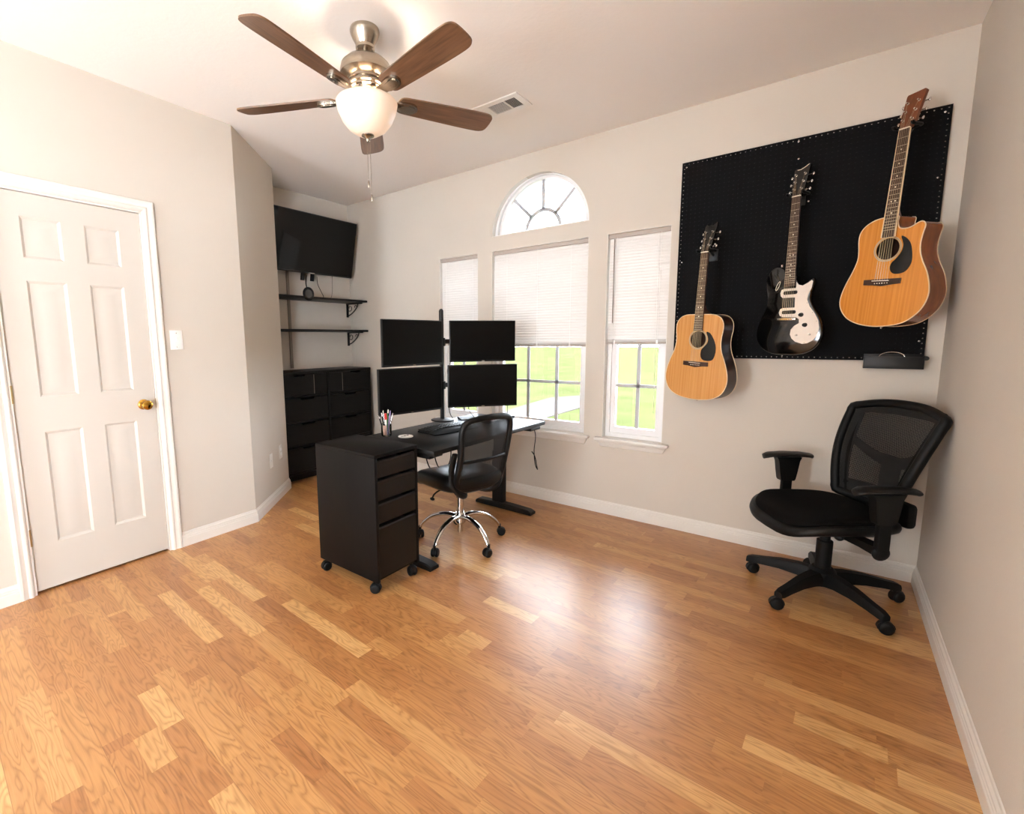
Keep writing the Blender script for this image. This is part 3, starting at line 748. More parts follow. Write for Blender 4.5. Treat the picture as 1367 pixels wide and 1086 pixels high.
for nm, c, yaw in MON:
    mo = thing('monitor', LAB[nm], 'monitor', c, R(yaw), 'four monitors on the pole')
    w2, h2 = .2565, .152
    mb = MB(); mb.box2((-.018, -w2, -h2), (0, w2, h2), .003); mb.box2((-.045, -.15, -.09), (-.0185, .15, .09), .012); mb.done('casing', M['bezel'], mo)
    mb = MB(); mb.box2((.0004, -w2+.007, -h2+.014), (.0014, w2-.007, h2-.007)); mb.done('screen', M['screen'], mo)
    mb = MB(); mb.box2((.0004, -.012, -h2+.004), (.0016, .012, -h2+.009)); mb.done('logo_mark', M['steel'], mo)
    # arm
    n = Vector((math.cos(R(yaw)), math.sin(R(yaw)), 0)); q = Vector(c) - n*.046
    mb = MB(); a = Vector((0, 0, c[2]-ZD)); bq = q - Vector((-2.665, -.722, ZD)) - n*.03
    mb.tube([a, a.lerp(bq, .5)+Vector((-.012, 0, 0)), bq], .013, 8, ell=(1.3, .7), up=(0, 0, 1))
    mb.lathe([(.027, -.026), (.027, .026)], 20, Matrix.Translation(a))
    mb.cyl(bq-n*.01, bq+n*.0295, .022)
    ar = mb.done('monitor_arm', M['blackmetal'], ms)
cord('monitor_cable', 'black cable hanging beside the monitor pole, between the screens', [(-2.63, -.66, 1.25), (-2.64, -.655, 1.14), (-2.655, -.67, 1.08), (-2.645, -.66, .98), (-2.65, -.665, .86), (-2.66, -.64, .76), (-2.66, -.61, .7155)], .003)
cord('monitor_cable', 'thin cable dropping from the lower right monitor to the desk', [(-2.50, -.60, .90), (-2.52, -.59, .80), (-2.50, -.585, .76), (-2.47, -.575, .73), (-2.46, -.56, .7155)], .0025)
# desk items
kb = thing('keyboard', 'black ergonomic keyboard with palm rest on the desk', 'keyboard', (-2.395, -.98, ZD), R(-8))
def kbz(x, y): return .010+.012*max(0, 1-(abs(y)/.2)**2)
mb = MB()
rings = []
for i in range(17):
    y = -.2+.4*i/16; e = (1-abs(2*i/16-1)**6)
    xa = -.10*(.8+.2*e); xb_ = .105*(.82+.18*e)
    zt = kbz(0, y)
    rings.append([(xa, y, .001), (xb_, y, .001), (xb_+.002, y, .006), (xb_-.03, y, zt*.8), (xa+.01, y, zt), (xa, y, zt-.004)])
mb.loft(rings); mb.done('keyboard_body', M['matteplastic'], kb, 40)
mb = MB()
for r_ in range(5):
    for c_ in range(15):
        y = -.178+c_*.0254; x = -.082+r_*.0225
        mb.box((x, y, kbz(0, y)+.002+(.0), ), (.017, .019, .006), .0015)
mb.done('keys', M['blackplastic'], kb)
mb = MB(); ms_rings = []
o = mb.sphere((0, 0, .012), .032, 10, (1.5, 1, .55)).done('computer_mouse', M['blackplastic']); o.location = (-2.31, -.66, ZD+.006); tag(o, 'black computer mouse on the desk right of the keyboard', 'mouse')
mb = MB(); mb.loft([[(-.105, y, .001), (-.02, y, .001), (-.02, y, .006), (-.09, y, .016), (-.105, y, .016)] for y in (-.06, -.057, .057, .06)]); o = mb.done('dock', M['blackplastic']); o.location = (-2.50, -.60, ZD); o.rotation_euler = (0, 0, R(-30)); tag(o, 'black wedge-shaped dock lying on the desk below the lower right monitor', 'dock')
mb = MB(); mb.box2((-.105, -.075, .0005), (.105, .075, .003)); o = mb.done('notepad', M['paper']); o.location = (-2.43, -.50, ZD); o.rotation_euler = (0, 0, R(-20)); tag(o, 'white notepad lying on the desk behind the chrome chair', 'notepad')
hub = thing('usb_hub', 'small black hub with upright cord near the right end of the desk', 'hub', (-2.335, -.345, ZD), R(-15))
mb = MB(); mb.box2((-.03, -.05, .0005), (.03, .05, .018), .004); mb.done('hub_body', M['blackplastic'], hub)
mb = MB(); mb.tube(smooth_open([(0, 0, .018), (0, .0, .06), (-.01, .01, .15), (-.03, .02, .24)], 5), .0025, 6); mb.done('hub_cord', M['grey'], hub)
# coaster
ct = thing('coaster', 'round white coaster with dark print beside the pen cup', 'coaster', (-2.462, -1.318, ZD))
CO = Vector((-2.29, -1.452, ZD))
mb = MB(); mb.lathe([(.045, .0005), (.047, .003), (.045, .006), (.002, .0062)], 32); mb.done('disc', M['paper'], ct)
mb = MB()
for k in range(7): mb.box((-.006+.004*(k % 3), -.028+.009*k, .0068), (.012, .005, .0008))
mb.done('print', M['matteplastic'], ct)
# pen cup
PCUP = (-2.582, -1.366, .712)
pc = thing('pen_cup', 'clear glass tumbler with a pink photo strip holding pens', 'pen cup', PCUP)
mb = MB(); mb.lathe([(.028, .0005), (.032, .004), (.0335, .077), (.0315, .077), (.0300, .007), (.002, .006)], 28, cap=(True, True)); mb.done('tumbler', M['cupglass'], pc, 50)
mb = MB()
ra = [[((.0292)*math.cos(R(a)), (.0292)*math.sin(R(a)), z) for a in range(-150, -39, 10)] for z in (.010, .070)]
rb = [[((.0285)*math.cos(R(a)), (.0285)*math.sin(R(a)), z) for a in range(-39-1, -151, -10)] for z in (.010, .070)]
mb.loft([a+b for a, b in zip(ra, rb)]); mb.done('photo_strip', M['pink'], pc)
PENS = [('white', 'white-capped pen leaning left in the glass cup', -.9, .030, .17), ('blackplastic', 'black pen leaning out of the left side of the glass cup', -1.5, .024, .15), ('steel', 'silver pen standing second from left in the glass cup', -.55, .018, .185), ('red', 'red marker in the middle of the glass cup', -.1, .008, .165), ('green', 'green pen behind the red marker in the glass cup', .35, .012, .165), ('white', 'tall white pen right of the red marker in the glass cup', .5, .020, .19), ('purple', 'lilac pen on the right side of the glass cup', .9, .026, .185), ('steel', 'silver pen leaning right out of the glass cup', 1.4, .030, .165), ('blackplastic', 'black pen with dark barrel at the front of the glass cup', .1, .022, .15)]
for i, (mm, lab, off, rr, ln) in enumerate(PENS):
    a = R(40) + off*1.1
    # screen-right direction is roughly (+.62, +.78): spread along it
    rx = Vector((.66, .75, 0)); fw = Vector((-.75, .66, 0))
    ln *= .82; d = rx*(off*.0225) + fw*((i % 3-1)*.009)
    base = Vector((d.x*.35, d.y*.35, .008)); top = base + Vector((d.x*1.0, d.y*1.0, ln))
    p = thing('pen', lab, 'pen', Vector(PCUP)+base, 0, 'pens in the glass cup')
    t = top-base
    if mm == 'red': mb = MB(); mb.cyl((0, 0, 0), t*.72, .006); mb.done('barrel', M['white'], p); mb = MB(); mb.cyl(t*.72, t, .0085, .008); mb.done('cap', M['red'], p)
    else:
        mb = MB(); mb.cyl((0, 0, 0), t*.85, .0042); mb.done('barrel', M[mm] if mm != 'white' else M['blackplastic'], p); mb = MB(); mb.cyl(t*.85, t, .0046, .003); mb.done('cap', M[mm] if mm != 'blackplastic' else M['steel'], p)

# ------------------------------------------------------------------ chairs
def sup(a, b, n, e=3.2, cx=0, cy=0):
    out = []
    for i in range(n):
        t = 2*math.pi*i/n; c, s = math.cos(t), math.sin(t)
        out.append((cx+a*math.copysign(abs(c)**(2/e), c), cy+b*math.copysign(abs(s)**(2/e), s)))
    return out
def cushion(levels, a, b, cy, wave, n=40, taper=0.0):
    """levels: (scale_inset, z); wave(x,y)->dz added"""
    rings = []
    for ins, z in levels:
        ring = []
        for x, y in sup(a-ins, b-ins, n, 3.4, 0, cy):
            x2 = x*(1+taper*(y-cy)/b)
            ring.append((x2, y, z+wave(x2, y)))
        rings.append(ring)
    return rings
# --- small task chair, faces the desk
c1 = thing('task_chair', 'small black armless office chair with chrome star base at the desk', 'office chair', (-2.245, -1.055, 0), R(78))
phase = R(-86) - R(78)
hubm = MB(); hubm.lathe([(.026, .125), (.036, .135), (.036, .185), (.028, .2)], 24); hubm.cyl((0, 0, .072), (0, 0, .13), .02, n=20)
hubm.done('hub', M['chrome'], c1)
for k in range(5):
    a = phase + R(72)*k; u = Vector((math.cos(a), math.sin(a), 0))
    mb = MB(); pts = smooth_open([u*.02+Vector((0, 0, .172)), u*.10+Vector((0, 0, .180)), u*.19+Vector((0, 0, .155)), u*.25+Vector((0, 0, .108)), u*.275+Vector((0, 0, .07))], 5)
    mb.tube(pts, [.021-.010*(i/(len(pts)-1)) for i in range(len(pts))], 12, ell=(.75, 1.15), up=(0, 0, 1))
    lg = mb.done('base_leg', M['chrome'], c1, 60)
    caster(c1, (u.x*.28, u.y*.28, 0), a+R(70*k+20), .027, stem=.078)
mb = MB(); mb.cyl((0, 0, .195), (0, 0, .30), .025, n=20); mb.cyl((0, 0, .29), (0, 0, .385), .014, n=16); mb.done('gas_lift', M['chrome'], c1)
mb = MB(); mb.box((0, -.01, .388), (.17, .24, .045), .008); mb.done('mechanism', M['blackplastic'], c1)
mb = MB(); mb.tube(smooth_open([(-.06, .02, .378), (-.15, .02, .370), (-.19, .02, .355), (-.205, .02, .335)], 5), .005, 8); mb.sphere((-.207, .02, .328), .012, 8, (1, 1.6, .8)); mb.done('height_lever', M['blackplastic'], c1)
def wv1(x, y): return -.05*max(0, (y-.10)/.15)**2 + .012*(abs(x)/.22)**2 - (.012 if y < -.1 else 0)*0
mb = MB(); mb.loft(cushion([(.06, .388), (.02, .391), (0, .410), (0, .455), (.008, .471), (.03, .481), (.08, .486), (.14, .484), (.19, .480)], .230, .240, .025, wv1)); mb.done('seat', M['leather'], c1, 60)
# back: local Y points forward, so the back is at negative y
BO = [(.0, .428), (.10, .430), (.158, .438), (.184, .475), (.186, .54), (.186, .61), (.190, .69), (.195, .75), (.191, .80), (.165, .838), (.10, .853), (.0, .858)]
BOs = [p for p in smooth_open([Vector(q) for q in BO], 6)]
def bkp(x, z):
    v = (z-.42)/.44
    return Vector((x, -.205-.088*max(0, v)**1.25-.022*math.sin(max(0, min(1, v))*math.pi)+.038*(abs(x)/.2)**2*(1-.2*v), z))
def bkw(z):
    for p, q in zip(BOs[:-1], BOs[1:]):
        if p.y <= z <= q.y and q.y > p.y: return p.x+(q.x-p.x)*(z-p.y)/(q.y-p.y)
    return .004
per = [bkp(p.x, p.y) for p in BOs] + [bkp(-p.x, p.y) for p in BOs[-2:0:-1]]
mb = MB(); mb.tube(per, .0185, 10, True); mb.done('back_frame', M['blackplastic'], c1, 60)
mb = MB(); mb.grid(17, 31, lambda a, b: bkp((2*a-1)*bkw(.424+.429*b), .424+.429*b)); mb.done('back_mesh', M['mesh2'], c1, 80)
mb = MB(); mb.tube([bkp((-1+2*k/14)*.19, .60)+Vector((0, -.006, 0)) for k in range(15)], .006, 8, ell=(1.6, .6), up=(0, 0, 1)); mb.done('lumbar_seam', M['blackplastic'], c1, 60)
mb = MB(); mb.tube([bkp((-1+2*k/14)*.17, .462)+Vector((0, -.008, 0)) for k in range(15)], .012, 8, ell=(3.0, .5), up=(0, 0, 1)); mb.done('lower_band', M['blackplastic'], c1, 60)
mb = MB()
for s in (-1, 1):
    mb.tube(smooth_open([(s*.03, -.06, .385), (s*.10, -.17, .375), (s*.165, -.185, .405), (s*.197, -.172, .46), (s*.207, -.172, .54), (s*.207, -.188, .60), (s*.205, -.205, .65)], 5), .014, 8, ell=(1, 1.5), up=(0, 1, 0))
mb.done('back_support', M['blackplastic'], c1, 60)

# --- large office chair in the corner
c2 = thing('office_chair', 'large black mesh-back office chair with armrests in the corner', 'office chair', (-.392, -.452, 0), R(125.9))
phase = R(25.6) - R(125.9)
mb = MB(); mb.lathe([(.03, .055), (.055, .07), (.062, .10), (.058, .135), (.044, .15)], 24); mb.done('hub', M['matteplastic'], c2)
for k in range(5):
    a = phase + R(72)*k; u = Vector((math.cos(a), math.sin(a), 0)); vv = Vector((-u.y, u.x, 0)); rings = []
    for d, zc, hw, hh in ((.03, .10, .036, .036), (.10, .108, .032, .030), (.18, .105, .027, .025), (.26, .092, .023, .020), (.315, .083, .022, .018), (.335, .078, .018, .014)):
        rings.append([u*d+vv*(hw*sx)+Vector((0, 0, zc+hh*sz)) for sx, sz in ((-1, -.9), (1, -.9), (1, .3), (.62, 1), (-.62, 1), (-1, .3))])
    mb = MB(); mb.loft(rings); mb.done('base_leg', M['matteplastic'], c2, 40)
    caster(c2, (u.x*.318, u.y*.318, 0), a+R(100*k+200), .029, stem=.085)
mb = MB(); mb.cyl((0, 0, .14), (0, 0, .29), .034, n=24); mb.cyl((0, 0, .285), (0, 0, .38), .022, n=20); mb.done('gas_lift', M['matteplastic'], c2)
mb = MB(); mb.box((0, -.02, .372), (.20, .28, .055), .012); mb.box((0, -.17, .36), (.10, .10, .05), .01); mb.cyl((-.13, .05, .372), (.13, .05, .372), .010); mb.sphere((.15, .05, .372), .018, 8, (1.3, 1, 1)); mb.sphere((-.15, .05, .372), .018, 8, (1.3, 1, 1)); mb.done('tilt_mechanism', M['blackplastic'], c2)
def wv2(x, y): return -.045*max(0, (y-.14)/.15)**2 + .016*(abs(x)/.25)**2.5 - .006
mb = MB(); mb.loft(cushion([(.10, .395), (.03, .40), (.004, .415), (0, .43), (.004, .445), (.022, .452)], .262, .262, .035, wv2, 48, .04)); mb.done('seat_shell', M['blackplastic'], c2, 60)
mb = MB(); mb.loft(cushion([(.03, .446), (.022, .458), (.028, .472), (.05, .482), (.10, .486), (.17, .484), (.23, .481)], .262, .262, .035, wv2, 48, .04)); mb.done('seat_cushion', M['fabric'], c2, 60)
def bk2(u, v):
    wid = .188 + .062*v - .02*(1-v)**2 + .012*math.sin(v*math.pi)
    z = .505+.43*v
    y = -.205 - .085*v - .03*v*v + .03*math.sin(v*math.pi)*.5 + .05*abs(u)**2
    return Vector((u*wid, y, z))
def arcup(k, m): return Vector((0, 0, .038*(1-abs(2*k/m-1)**2.4)))
per = [bk2(-1, v/14) for v in range(0, 15)] + [bk2(-1+2*k/14, 1)+arcup(k, 14) for k in range(1, 14)] + [bk2(1, 1-v/14) for v in range(0, 15)] + [bk2(1-2*k/10, 0)-Vector((0, 0, .02*(1-(1-2*k/10)**2))) for k in range(1, 10)]
mb = MB(); mb.tube(smooth_closed(per, 2), .021, 10, True, ell=(1.0, 1.0)); mb.done('back_frame', M['matteplastic'], c2, 60)
mb = MB(); mb.grid(17, 25, lambda a, b: bk2(2*a-1, b)*1.0 + Vector((0, .004, .036*(1-abs(2*a-1)**2.4)*max(0, b-.9)/.1))); mb.done('back_mesh', M['mesh1'], c2, 80)
# inner border behind the mesh (fabric surround) and Y support
mb = MB()
def lowband(u, v): return bk2(u, v)+Vector((0, -.012, 0))
for s in (-1, 1): mb.tube([lowband(s*.87, v/12) for v in range(13)], [.036-.006*abs(v/6-1) for v in range(13)], 8, ell=(1, .35), up=(1, 0, 0))
mb.tube([lowband(-.9+1.8*k/12, 1)+Vector((0, 0, .012-.012*(k/6-1)**2)) for k in range(13)], .030, 8, ell=(1, .35), up=(0, 0, 1))
mb.tube([lowband(-.86+1.72*k/12, .045) for k in range(13)], .05, 8, ell=(1, .25), up=(0, 0, 1))
mb.done('back_surround', M['fabric'], c2, 60)
mb = MB()
for s in (-1, 1):
    pts = smooth_open([lowband(s*.95, .66)+Vector((0, -.006, 0)), lowband(s*.6, .53)+Vector((0, -.018, 0)), lowband(s*.3, .455)+Vector((0, -.03, 0)), lowband(0, .44)+Vector((0, -.035, 0))], 5)
    mb.tube(pts, [.016+.012*(i/(len(pts)-1)) for i in range(len(pts))], 10, ell=(1.15, .5), up=(0, 0, 1))
pts = smooth_open([lowband(0, .47)+Vector((0, -.035, 0)), lowband(0, .25)+Vector((0, -.045, 0)), lowband(0, 0)+Vector((0, -.05, -.02)), (0, -.245, .42), (0, -.17, .372)], 5)
mb.tube(pts, [.054-.010*(i/(len(pts)-1)) for i in range(len(pts))], 10, ell=(1, .4), up=(1, 0, 0)); mb.done('back_support', M['matteplastic'], c2, 60)
mb = MB(); mb.box((0, -.252, .475), (.35, .05, .12), .022); mb.done('lumbar_housing', M['matteplastic'], c2)
for s in (-1, 1):
    x = s*.322
    mb = MB()
    rings = []
    for y, hw, zt in ((-.125, .018, .645), (-.115, .034, .65), (-.06, .042, .657), (.03, .045, .660), (.10, .042, .656), (.128, .030, .648), (.134, .014, .644)):
        rings.append([(x+hw*c_, y, zt+.013*s_-.004) for c_, s_ in [(math.cos(R(q)), math.sin(R(q))) for q in range(0, 360, 30)]])
    mb.loft(rings); am = mb.done('armrest', M['blackplastic'], c2, 60)
    mb = MB(); mb.loft([[(x+a_*.021, .005+b_, z) for a_, b_ in ((-1, -hw), (1, -hw), (1.1, 0), (1, hw), (-1, hw), (-1.1, 0))] for z, hw in ((.638, .066), (.615, .056), (.56, .048), (.515, .040), (.505, .034))]); mb.done('arm_sleeve', M['blackplastic'], am, 40)
    mb = MB(); mb.box((x, .002, .445), (.026, .052, .16), .005)
    mb.loft([[(x-s*.0, .002-.03, .40), (x, .002+.03, .40), (x, .002+.03, .362), (x, .002-.03, .362)], [(s*.24, -.028, .395), (s*.24, .032, .395), (s*.24, .032, .365), (s*.24, -.028, .365)], [(s*.10, -.028, .385), (s*.10, .032, .385), (s*.10, .032, .36), (s*.10, -.028, .36)]])
    mb.sphere((x, .002, .372), .034, 10, (.45, 1.1, 1)); mb.done('arm_post', M['matteplastic'], am, 40)

# ------------------------------------------------------------------ pegboard with real holes
px0, px1, pz0, pz1 = -1.254, -.066, 1.175, 2.392
pg = thing('pegboard', 'large black pegboard holding the guitars on the window wall', 'pegboard', (px0, -.012, pz0))
mb = MB(); nx, nz = 47, 48; W_, H_ = px1-px0, pz1-pz0; sx_, sz_ = W_/nx, H_/nz; hr = .0032; th = .005
bm = mb.bm; cv = {}
for i in range(nx+1):
    for j in range(nz+1): cv[i, j] = bm.verts.new((i*sx_, -th, j*sz_))
for i in range(nx):
    for j in range(nz):
        cx_, cz_ = (i+.5)*sx_, (j+.5)*sz_
        ring = [bm.verts.new((cx_+hr*math.cos(R(45*k)), -th, cz_+hr*math.sin(R(45*k)))) for k in range(8)]
        rb_ = [bm.verts.new((v.co.x, 0, v.co.z)) for v in ring]
        for k in range(8): bm.faces.new((ring[k], ring[(k+1) % 8], rb_[(k+1) % 8], rb_[k]))
        A, B, C, D = cv[i+1, j+1], cv[i, j+1], cv[i, j], cv[i+1, j]
        bm.faces.new((D, A, ring[1], ring[0], ring[7])); bm.faces.new((A, B, ring[3], ring[2], ring[1])); bm.faces.new((B, C, ring[5], ring[4], ring[3])); bm.faces.new((C, D, ring[7], ring[6], ring[5]))
edge = [(0, 0), (W_, 0), (W_, H_), (0, H_)]
for a, b in zip(edge, edge[1:]+edge[:1]):
    bm.faces.new([bm.verts.new((a[0], -th, a[1])), bm.verts.new((b[0], -th, b[1])), bm.verts.new((b[0], .0, b[1])), bm.verts.new((a[0], .0, a[1]))])
me = bpy.data.meshes.new('board'); bm.to_mesh(me); bm.free(); me.materials.append(M['peg']); bo = bpy.data.objects.new('board', me); COL.objects.link(bo); bo.parent = pg
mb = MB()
mb.box2((.019, .0005, .019), (W_-.019, .0115, H_-.019)); mb.done('hole_shade_panel', M['peg'], pg)  # dark sheet standing in for the shade behind the holes
mb = MB()
for (x, z) in ((.025, .03), (.025, H_-.03), (W_-.025, .1), (W_-.025, H_-.03), (W_-.025, H_*.5), (.025, H_*.5), (W_*.5, H_-.02), (.5*W_, .02), (W_-.025, H_*.73), (.21, .80*H_*0+.70), (.66, .87), (.60, 1.105)): mb.sphere((x, -th-.0005, z), .005, 6, (1, .4, 1))
mb.done('screw', M['steel'], pg)

# black tray below the pegboard
tr = thing('accessory_tray', 'small black tray with a wire hoop at the lower right pegboard corner', 'tray', (-.18, -.045, 1.135))
mb = MB(); mb.box2((-.118, -.030, 0), (.112, -.026, .062), .002); mb.box2((-.118, -.030, 0), (.112, .0272, .004), .001); mb.box2((-.118, -.030, 0), (-.114, .0272, .062), .001); mb.box2((.108, -.030, 0), (.112, .0272, .062), .001); mb.box2((-.118, .0245, 0), (.112, .0272, .075), .001); mb.done('bin', M['blackmetal'], tr)
mb = MB(); mb.tube([(-.01+.05*math.cos(R(a)), -.012, .058+.028*math.sin(R(a))) for a in range(0, 181, 12)], .0022, 6); mb.done('wire_hoop', M['steel'], tr)
mb = MB(); mb.cyl((.118, -.02, .055), (.118, .0265, .055), .011, n=14); mb.done('end_clip', M['blackplastic'], tr)

# ------------------------------------------------------------------ guitars
def strip2(pts): return [(p[0], p[1]) for p in pts]
def guitar_matrix(p, yaw, roll): return Matrix.Translation(p) @ Matrix.Rotation(R(-yaw), 4, 'Z') @ Matrix.Rotation(R(roll), 4, 'Y')
def frets_z(nut, scale, n): return [nut - scale*(1-2**(-k/12)) for k in range(1, n+1)]
def neck_parts(g, nut, scale, zend, wn, we, yf, nfr, bound, neck_to, head, headm, dots, headlen, slot=False, pegs='steel'):
    """fretboard front at y=-yf ; Z up; head tilts back"""
    mb = MB(); mb.loft([[(-we, -yf, zend), (we, -yf, zend), (we, -yf+.006, zend), (-we, -yf+.006, zend)], [(-wn, -yf, nut), (wn, -yf, nut), (wn, -yf+.006, nut), (-wn, -yf+.006, nut)]]); fb = mb.done('fretboard', M['rosewood'], g)
    hw = lambda z: wn+(we-wn)*(nut-z)/(nut-zend)
    mb = MB()
    for z in frets_z(nut, scale, nfr): mb.box((0, -yf-.0006, z), (2*hw(z)-.001, .0016, .0024))
    mb.done('frets', M['fret'], fb)
    mb = MB()
    fz = [nut]+frets_z(nut, scale, nfr)
    for k in dots:
        zc = (fz[k]+fz[k-1])/2
        for xo in ((-.008, .008) if k == 12 else (0,)): mb.lathe([(.0032, 0), (.0032, .0007)], 12, Matrix.Translation((xo, -yf, zc)) @ Matrix.Rotation(R(90), 4, 'X'))
    mb.done('position_dots', M['bone'], fb)
    if bound:
        mb = MB()
        for s in (-1, 1): mb.loft([[(s*we, -yf-.0006, zend), (s*(we+.0028), -yf-.0006, zend), (s*(we+.0028), -yf+.0062, zend), (s*we, -yf+.0062, zend)], [(s*wn, -yf-.0006, nut), (s*(wn+.0028), -yf-.0006, nut), (s*(wn+.0028), -yf+.0062, nut), (s*wn, -yf+.0062, nut)]])
        mb.done('fretboard_binding', M['binding'], fb)
    mb = MB(); mb.box((0, -yf-.001, nut+.0025), (2*wn, .010, .005), .0006); mb.done('nut', M['bone'], g)
    # neck: D profile
    def ring(z, hwid, dep): return [(hwid*math.cos(R(a)), -yf+.0061+dep*math.sin(R(a))*1.0, z) for a in range(0, 181, 15)]
    mb = MB(); mb.loft([ring(neck_to, hw(neck_to)*.98, .030), ring(neck_to+.03, hw(neck_to)*.98, .020), ring(nut-.02, wn*.98, .016), ring(nut+.012, wn*.95, .015)]); mb.done('neck', headm if slot else M['neckwood'], g, 50)
    # headstock
    HT = Matrix.Translation((0, -yf+.004, nut+.005)) @ Matrix.Rotation(R(-14), 4, 'X')
    mb = MB(); mb.prism(head, 0, .015, M=HT); hd = mb.done('headstock', headm, g, 30)
    nz_ = [.035, .075, .115] if headlen > .15 else [.03, .066, .102]
    for s in (-1, 1):
        for zz in nz_:
            xw = .016+.006*(zz/.115)
            mb = MB(); mb.lathe([(.0055, .0), (.0055, .002), (.003, .003), (.003, .012), (.0036, .014)], 12, HT @ Matrix.Translation((s*xw, 0, zz)) @ Matrix.Rotation(R(90), 4, 'X'))
            xe = .031+.004*(zz/.115)
            mb.cyl(HT @ Vector((s*(xe-.004), .018, zz)), HT @ Vector((s*(xe+.010), .018, zz)), .0025, n=8)
            mb.sphere((s*(xe+.016), .018, zz), .0075, 8, (.75, .55, 1.15), M=HT)
            mb.box((s*.02, .018, zz), (.026, .006, .012), .002, M=HT)
            mb.done('tuning_peg', M[pegs], hd)
    return HT, nz_
def string_set(g, HT, nz_, nut, yf, zs, ys, spn, sps):
    for k in range(6):
        xn = -spn/2+spn*k/5; xs = -sps/2+sps*k/5
        s = -1 if k < 3 else 1; zz = nz_[k] if k < 3 else nz_[5-k]
        post = HT @ Vector((s*(.016+.006*(zz/.115)), -.008, zz))
        mb = MB(); mb.tube([(xs, ys, zs), (xn, -yf-.004, nut+.0025), post], .0006 if k > 2 else .0009, 5); mb.done('string', M['string'], g)

def acoustic(name, label, P, yaw, roll, body, D, topm, sidem, sh, pick, bridge_z, nut, scale, zend, hw, headpts, headm, bound, backm, cutaway=False):
    g = thing(name, label, 'guitar'); g.matrix_world = guitar_matrix(P, yaw, roll)
    ol = strip2(smooth_closed([Vector(p) for p in body], 4))
    mb = MB(); mb.prism(ol, 0, .003, [circ(.05, 32, 0, 0)]); mb.done('soundboard', topm, g)
    # sides and back as an open box
    inn = []
    n = len(ol)
    for i in range(n):
        t = Vector(ol[(i+1) % n])-Vector(ol[i-1]); nn = Vector((t.y, -t.x)).normalized(); inn.append(tuple(Vector(ol[i])-nn*.003))
    area = sum(ol[i][0]*ol[(i+1) % n][1]-ol[(i+1) % n][0]*ol[i][1] for i in range(n))
    if area < 0: inn = [tuple(2*Vector(a)-Vector(b)) for a, b in zip(ol, inn)]
    mb = MB(); mb.loft([[(p[0], .0032, p[1]) for p in ol], [(p[0], D-.004, p[1]) for p in ol]], (False, False))
    sd = mb.done('sides', sidem, g, 50)
    mb = MB(); mb.loft([[(p[0], .0033, p[1]) for p in inn], [(p[0], D-.0041, p[1]) for p in inn]], (False, False)); mb.done('lining', M['rosewood'], sd, 50)
    mb = MB(); mb.prism(ol, D-.0038, D); mb.done('back', backm, g)
    mb = MB(); mb.tube([(p[0], .0005, p[1]) for p in ol], .0026, 6, True); mb.done('binding', M['binding'], g, 60)
    mb = MB(); mb.tube([(p[0], D-.002, p[1]) for p in ol], .0022, 6, True); mb.done('back_binding', M['binding'], g, 60)
    mb = MB(); mb.prism(circ(.0595, 40), -.0006, -.0001, [circ(.0505, 40)]); mb.done('rosette', M['rosette'], g)
    mb = MB(); mb.prism(circ(.0562, 40), -.0008, -.0005, [circ(.0548, 40)]); mb.done('rosette_line', M['grey'], g)
    mb = MB(); mb.prism(strip2(smooth_closed([Vector(p) for p in pick], 3)), -.0018, -.0009); mb.done('pickguard', M['pick'], g)
    mb = MB(); bw = .079
    mb.prism([(-bw, bridge_z-.011), (-.045, bridge_z-.013), (0, bridge_z-.020), (.045, bridge_z-.013), (bw, bridge_z-.011), (bw, bridge_z+.014), (-bw, bridge_z+.014)], -.009, -.0002); br = mb.done('bridge', M['rosewood'], g)
    mb = MB(); mb.box((0, -.0105, bridge_z+.006), (.072, .006, .003), M=Matrix.Rotation(R(1.5), 4, 'Y')); mb.done('saddle', M['bone'], br)
    for k in range(6):
        mb = MB(); mb.sphere((-.027+.0108*k, -.0105, bridge_z-.006), .0026, 6); mb.done('bridge_pin', M['bone'], br)
    mb = MB(); zb_ = min(p[1] for p in body); xb_ = [p[0] for p in body if p[1] == zb_][0]
    mb.cyl((xb_, D*.45, zb_), (xb_, D*.45, zb_-.012), .006, .0045); mb.done('strap_button', M['steel'], g)
    HT, nz_ = neck_parts(g, nut, scale, zend, *hw, .012, 20, bound, .15 if not cutaway else .12, headpts, headm, (3, 5, 7, 9, 12, 15), .17)
    string_set(g, HT, nz_, nut, .012, bridge_z+.006, -.012, .036, .054)
    # heel
    mb = MB(); zc = .148 if not cutaway else .118
    mb.loft([[(-.022, 0.004, zc-.004), (.022, .004, zc-.004), (.022, .004, zc+.06), (-.022, .004, zc+.06)], [(-.02, .03, zc-.004), (.02, .03, zc-.004), (.018, .03, zc+.032), (-.018, .03, zc+.032)], [(-.014, D-.01, zc-.004), (.014, D-.01, zc-.004), (.012, D-.01, zc+.008), (-.012, D-.01, zc+.008)]]); mb.done('heel', headm if cutaway else M['neckwood'], g, 50)
    return g
half = [(0, -.364), (.055, -.361), (.115, -.349), (.163, -.322), (.191, -.282), (.201, -.235), (.194, -.18), (.174, -.12), (.153, -.07), (.1435, -.025), (.144, .015), (.150, .062), (.146, .1), (.126, .13), (.09, .1455), (.04, .148), (0, .148)]
body1 = half + [(-x, z) for x, z in half[-2:0:-1]]
pk1 = [(.05, .045), (.076, .037), (.102, -.002), (.116, -.041), (.116, -.081), (.103, -.116), (.073, -.125), (.042, -.12), (.026, -.098), (.027, -.063), (.040, -.045), (.060, -.021), (.064, .007)]
hd1 = [(-.022, 0), (-.024, .012), (-.030, .03), (-.0335, .10), (-.036, .15), (-.030, .163), (-.012, .156), (0, .160), (.012, .156), (.034, .172), (.036, .15), (.0335, .10), (.030, .03), (.024, .012), (.022, 0)]
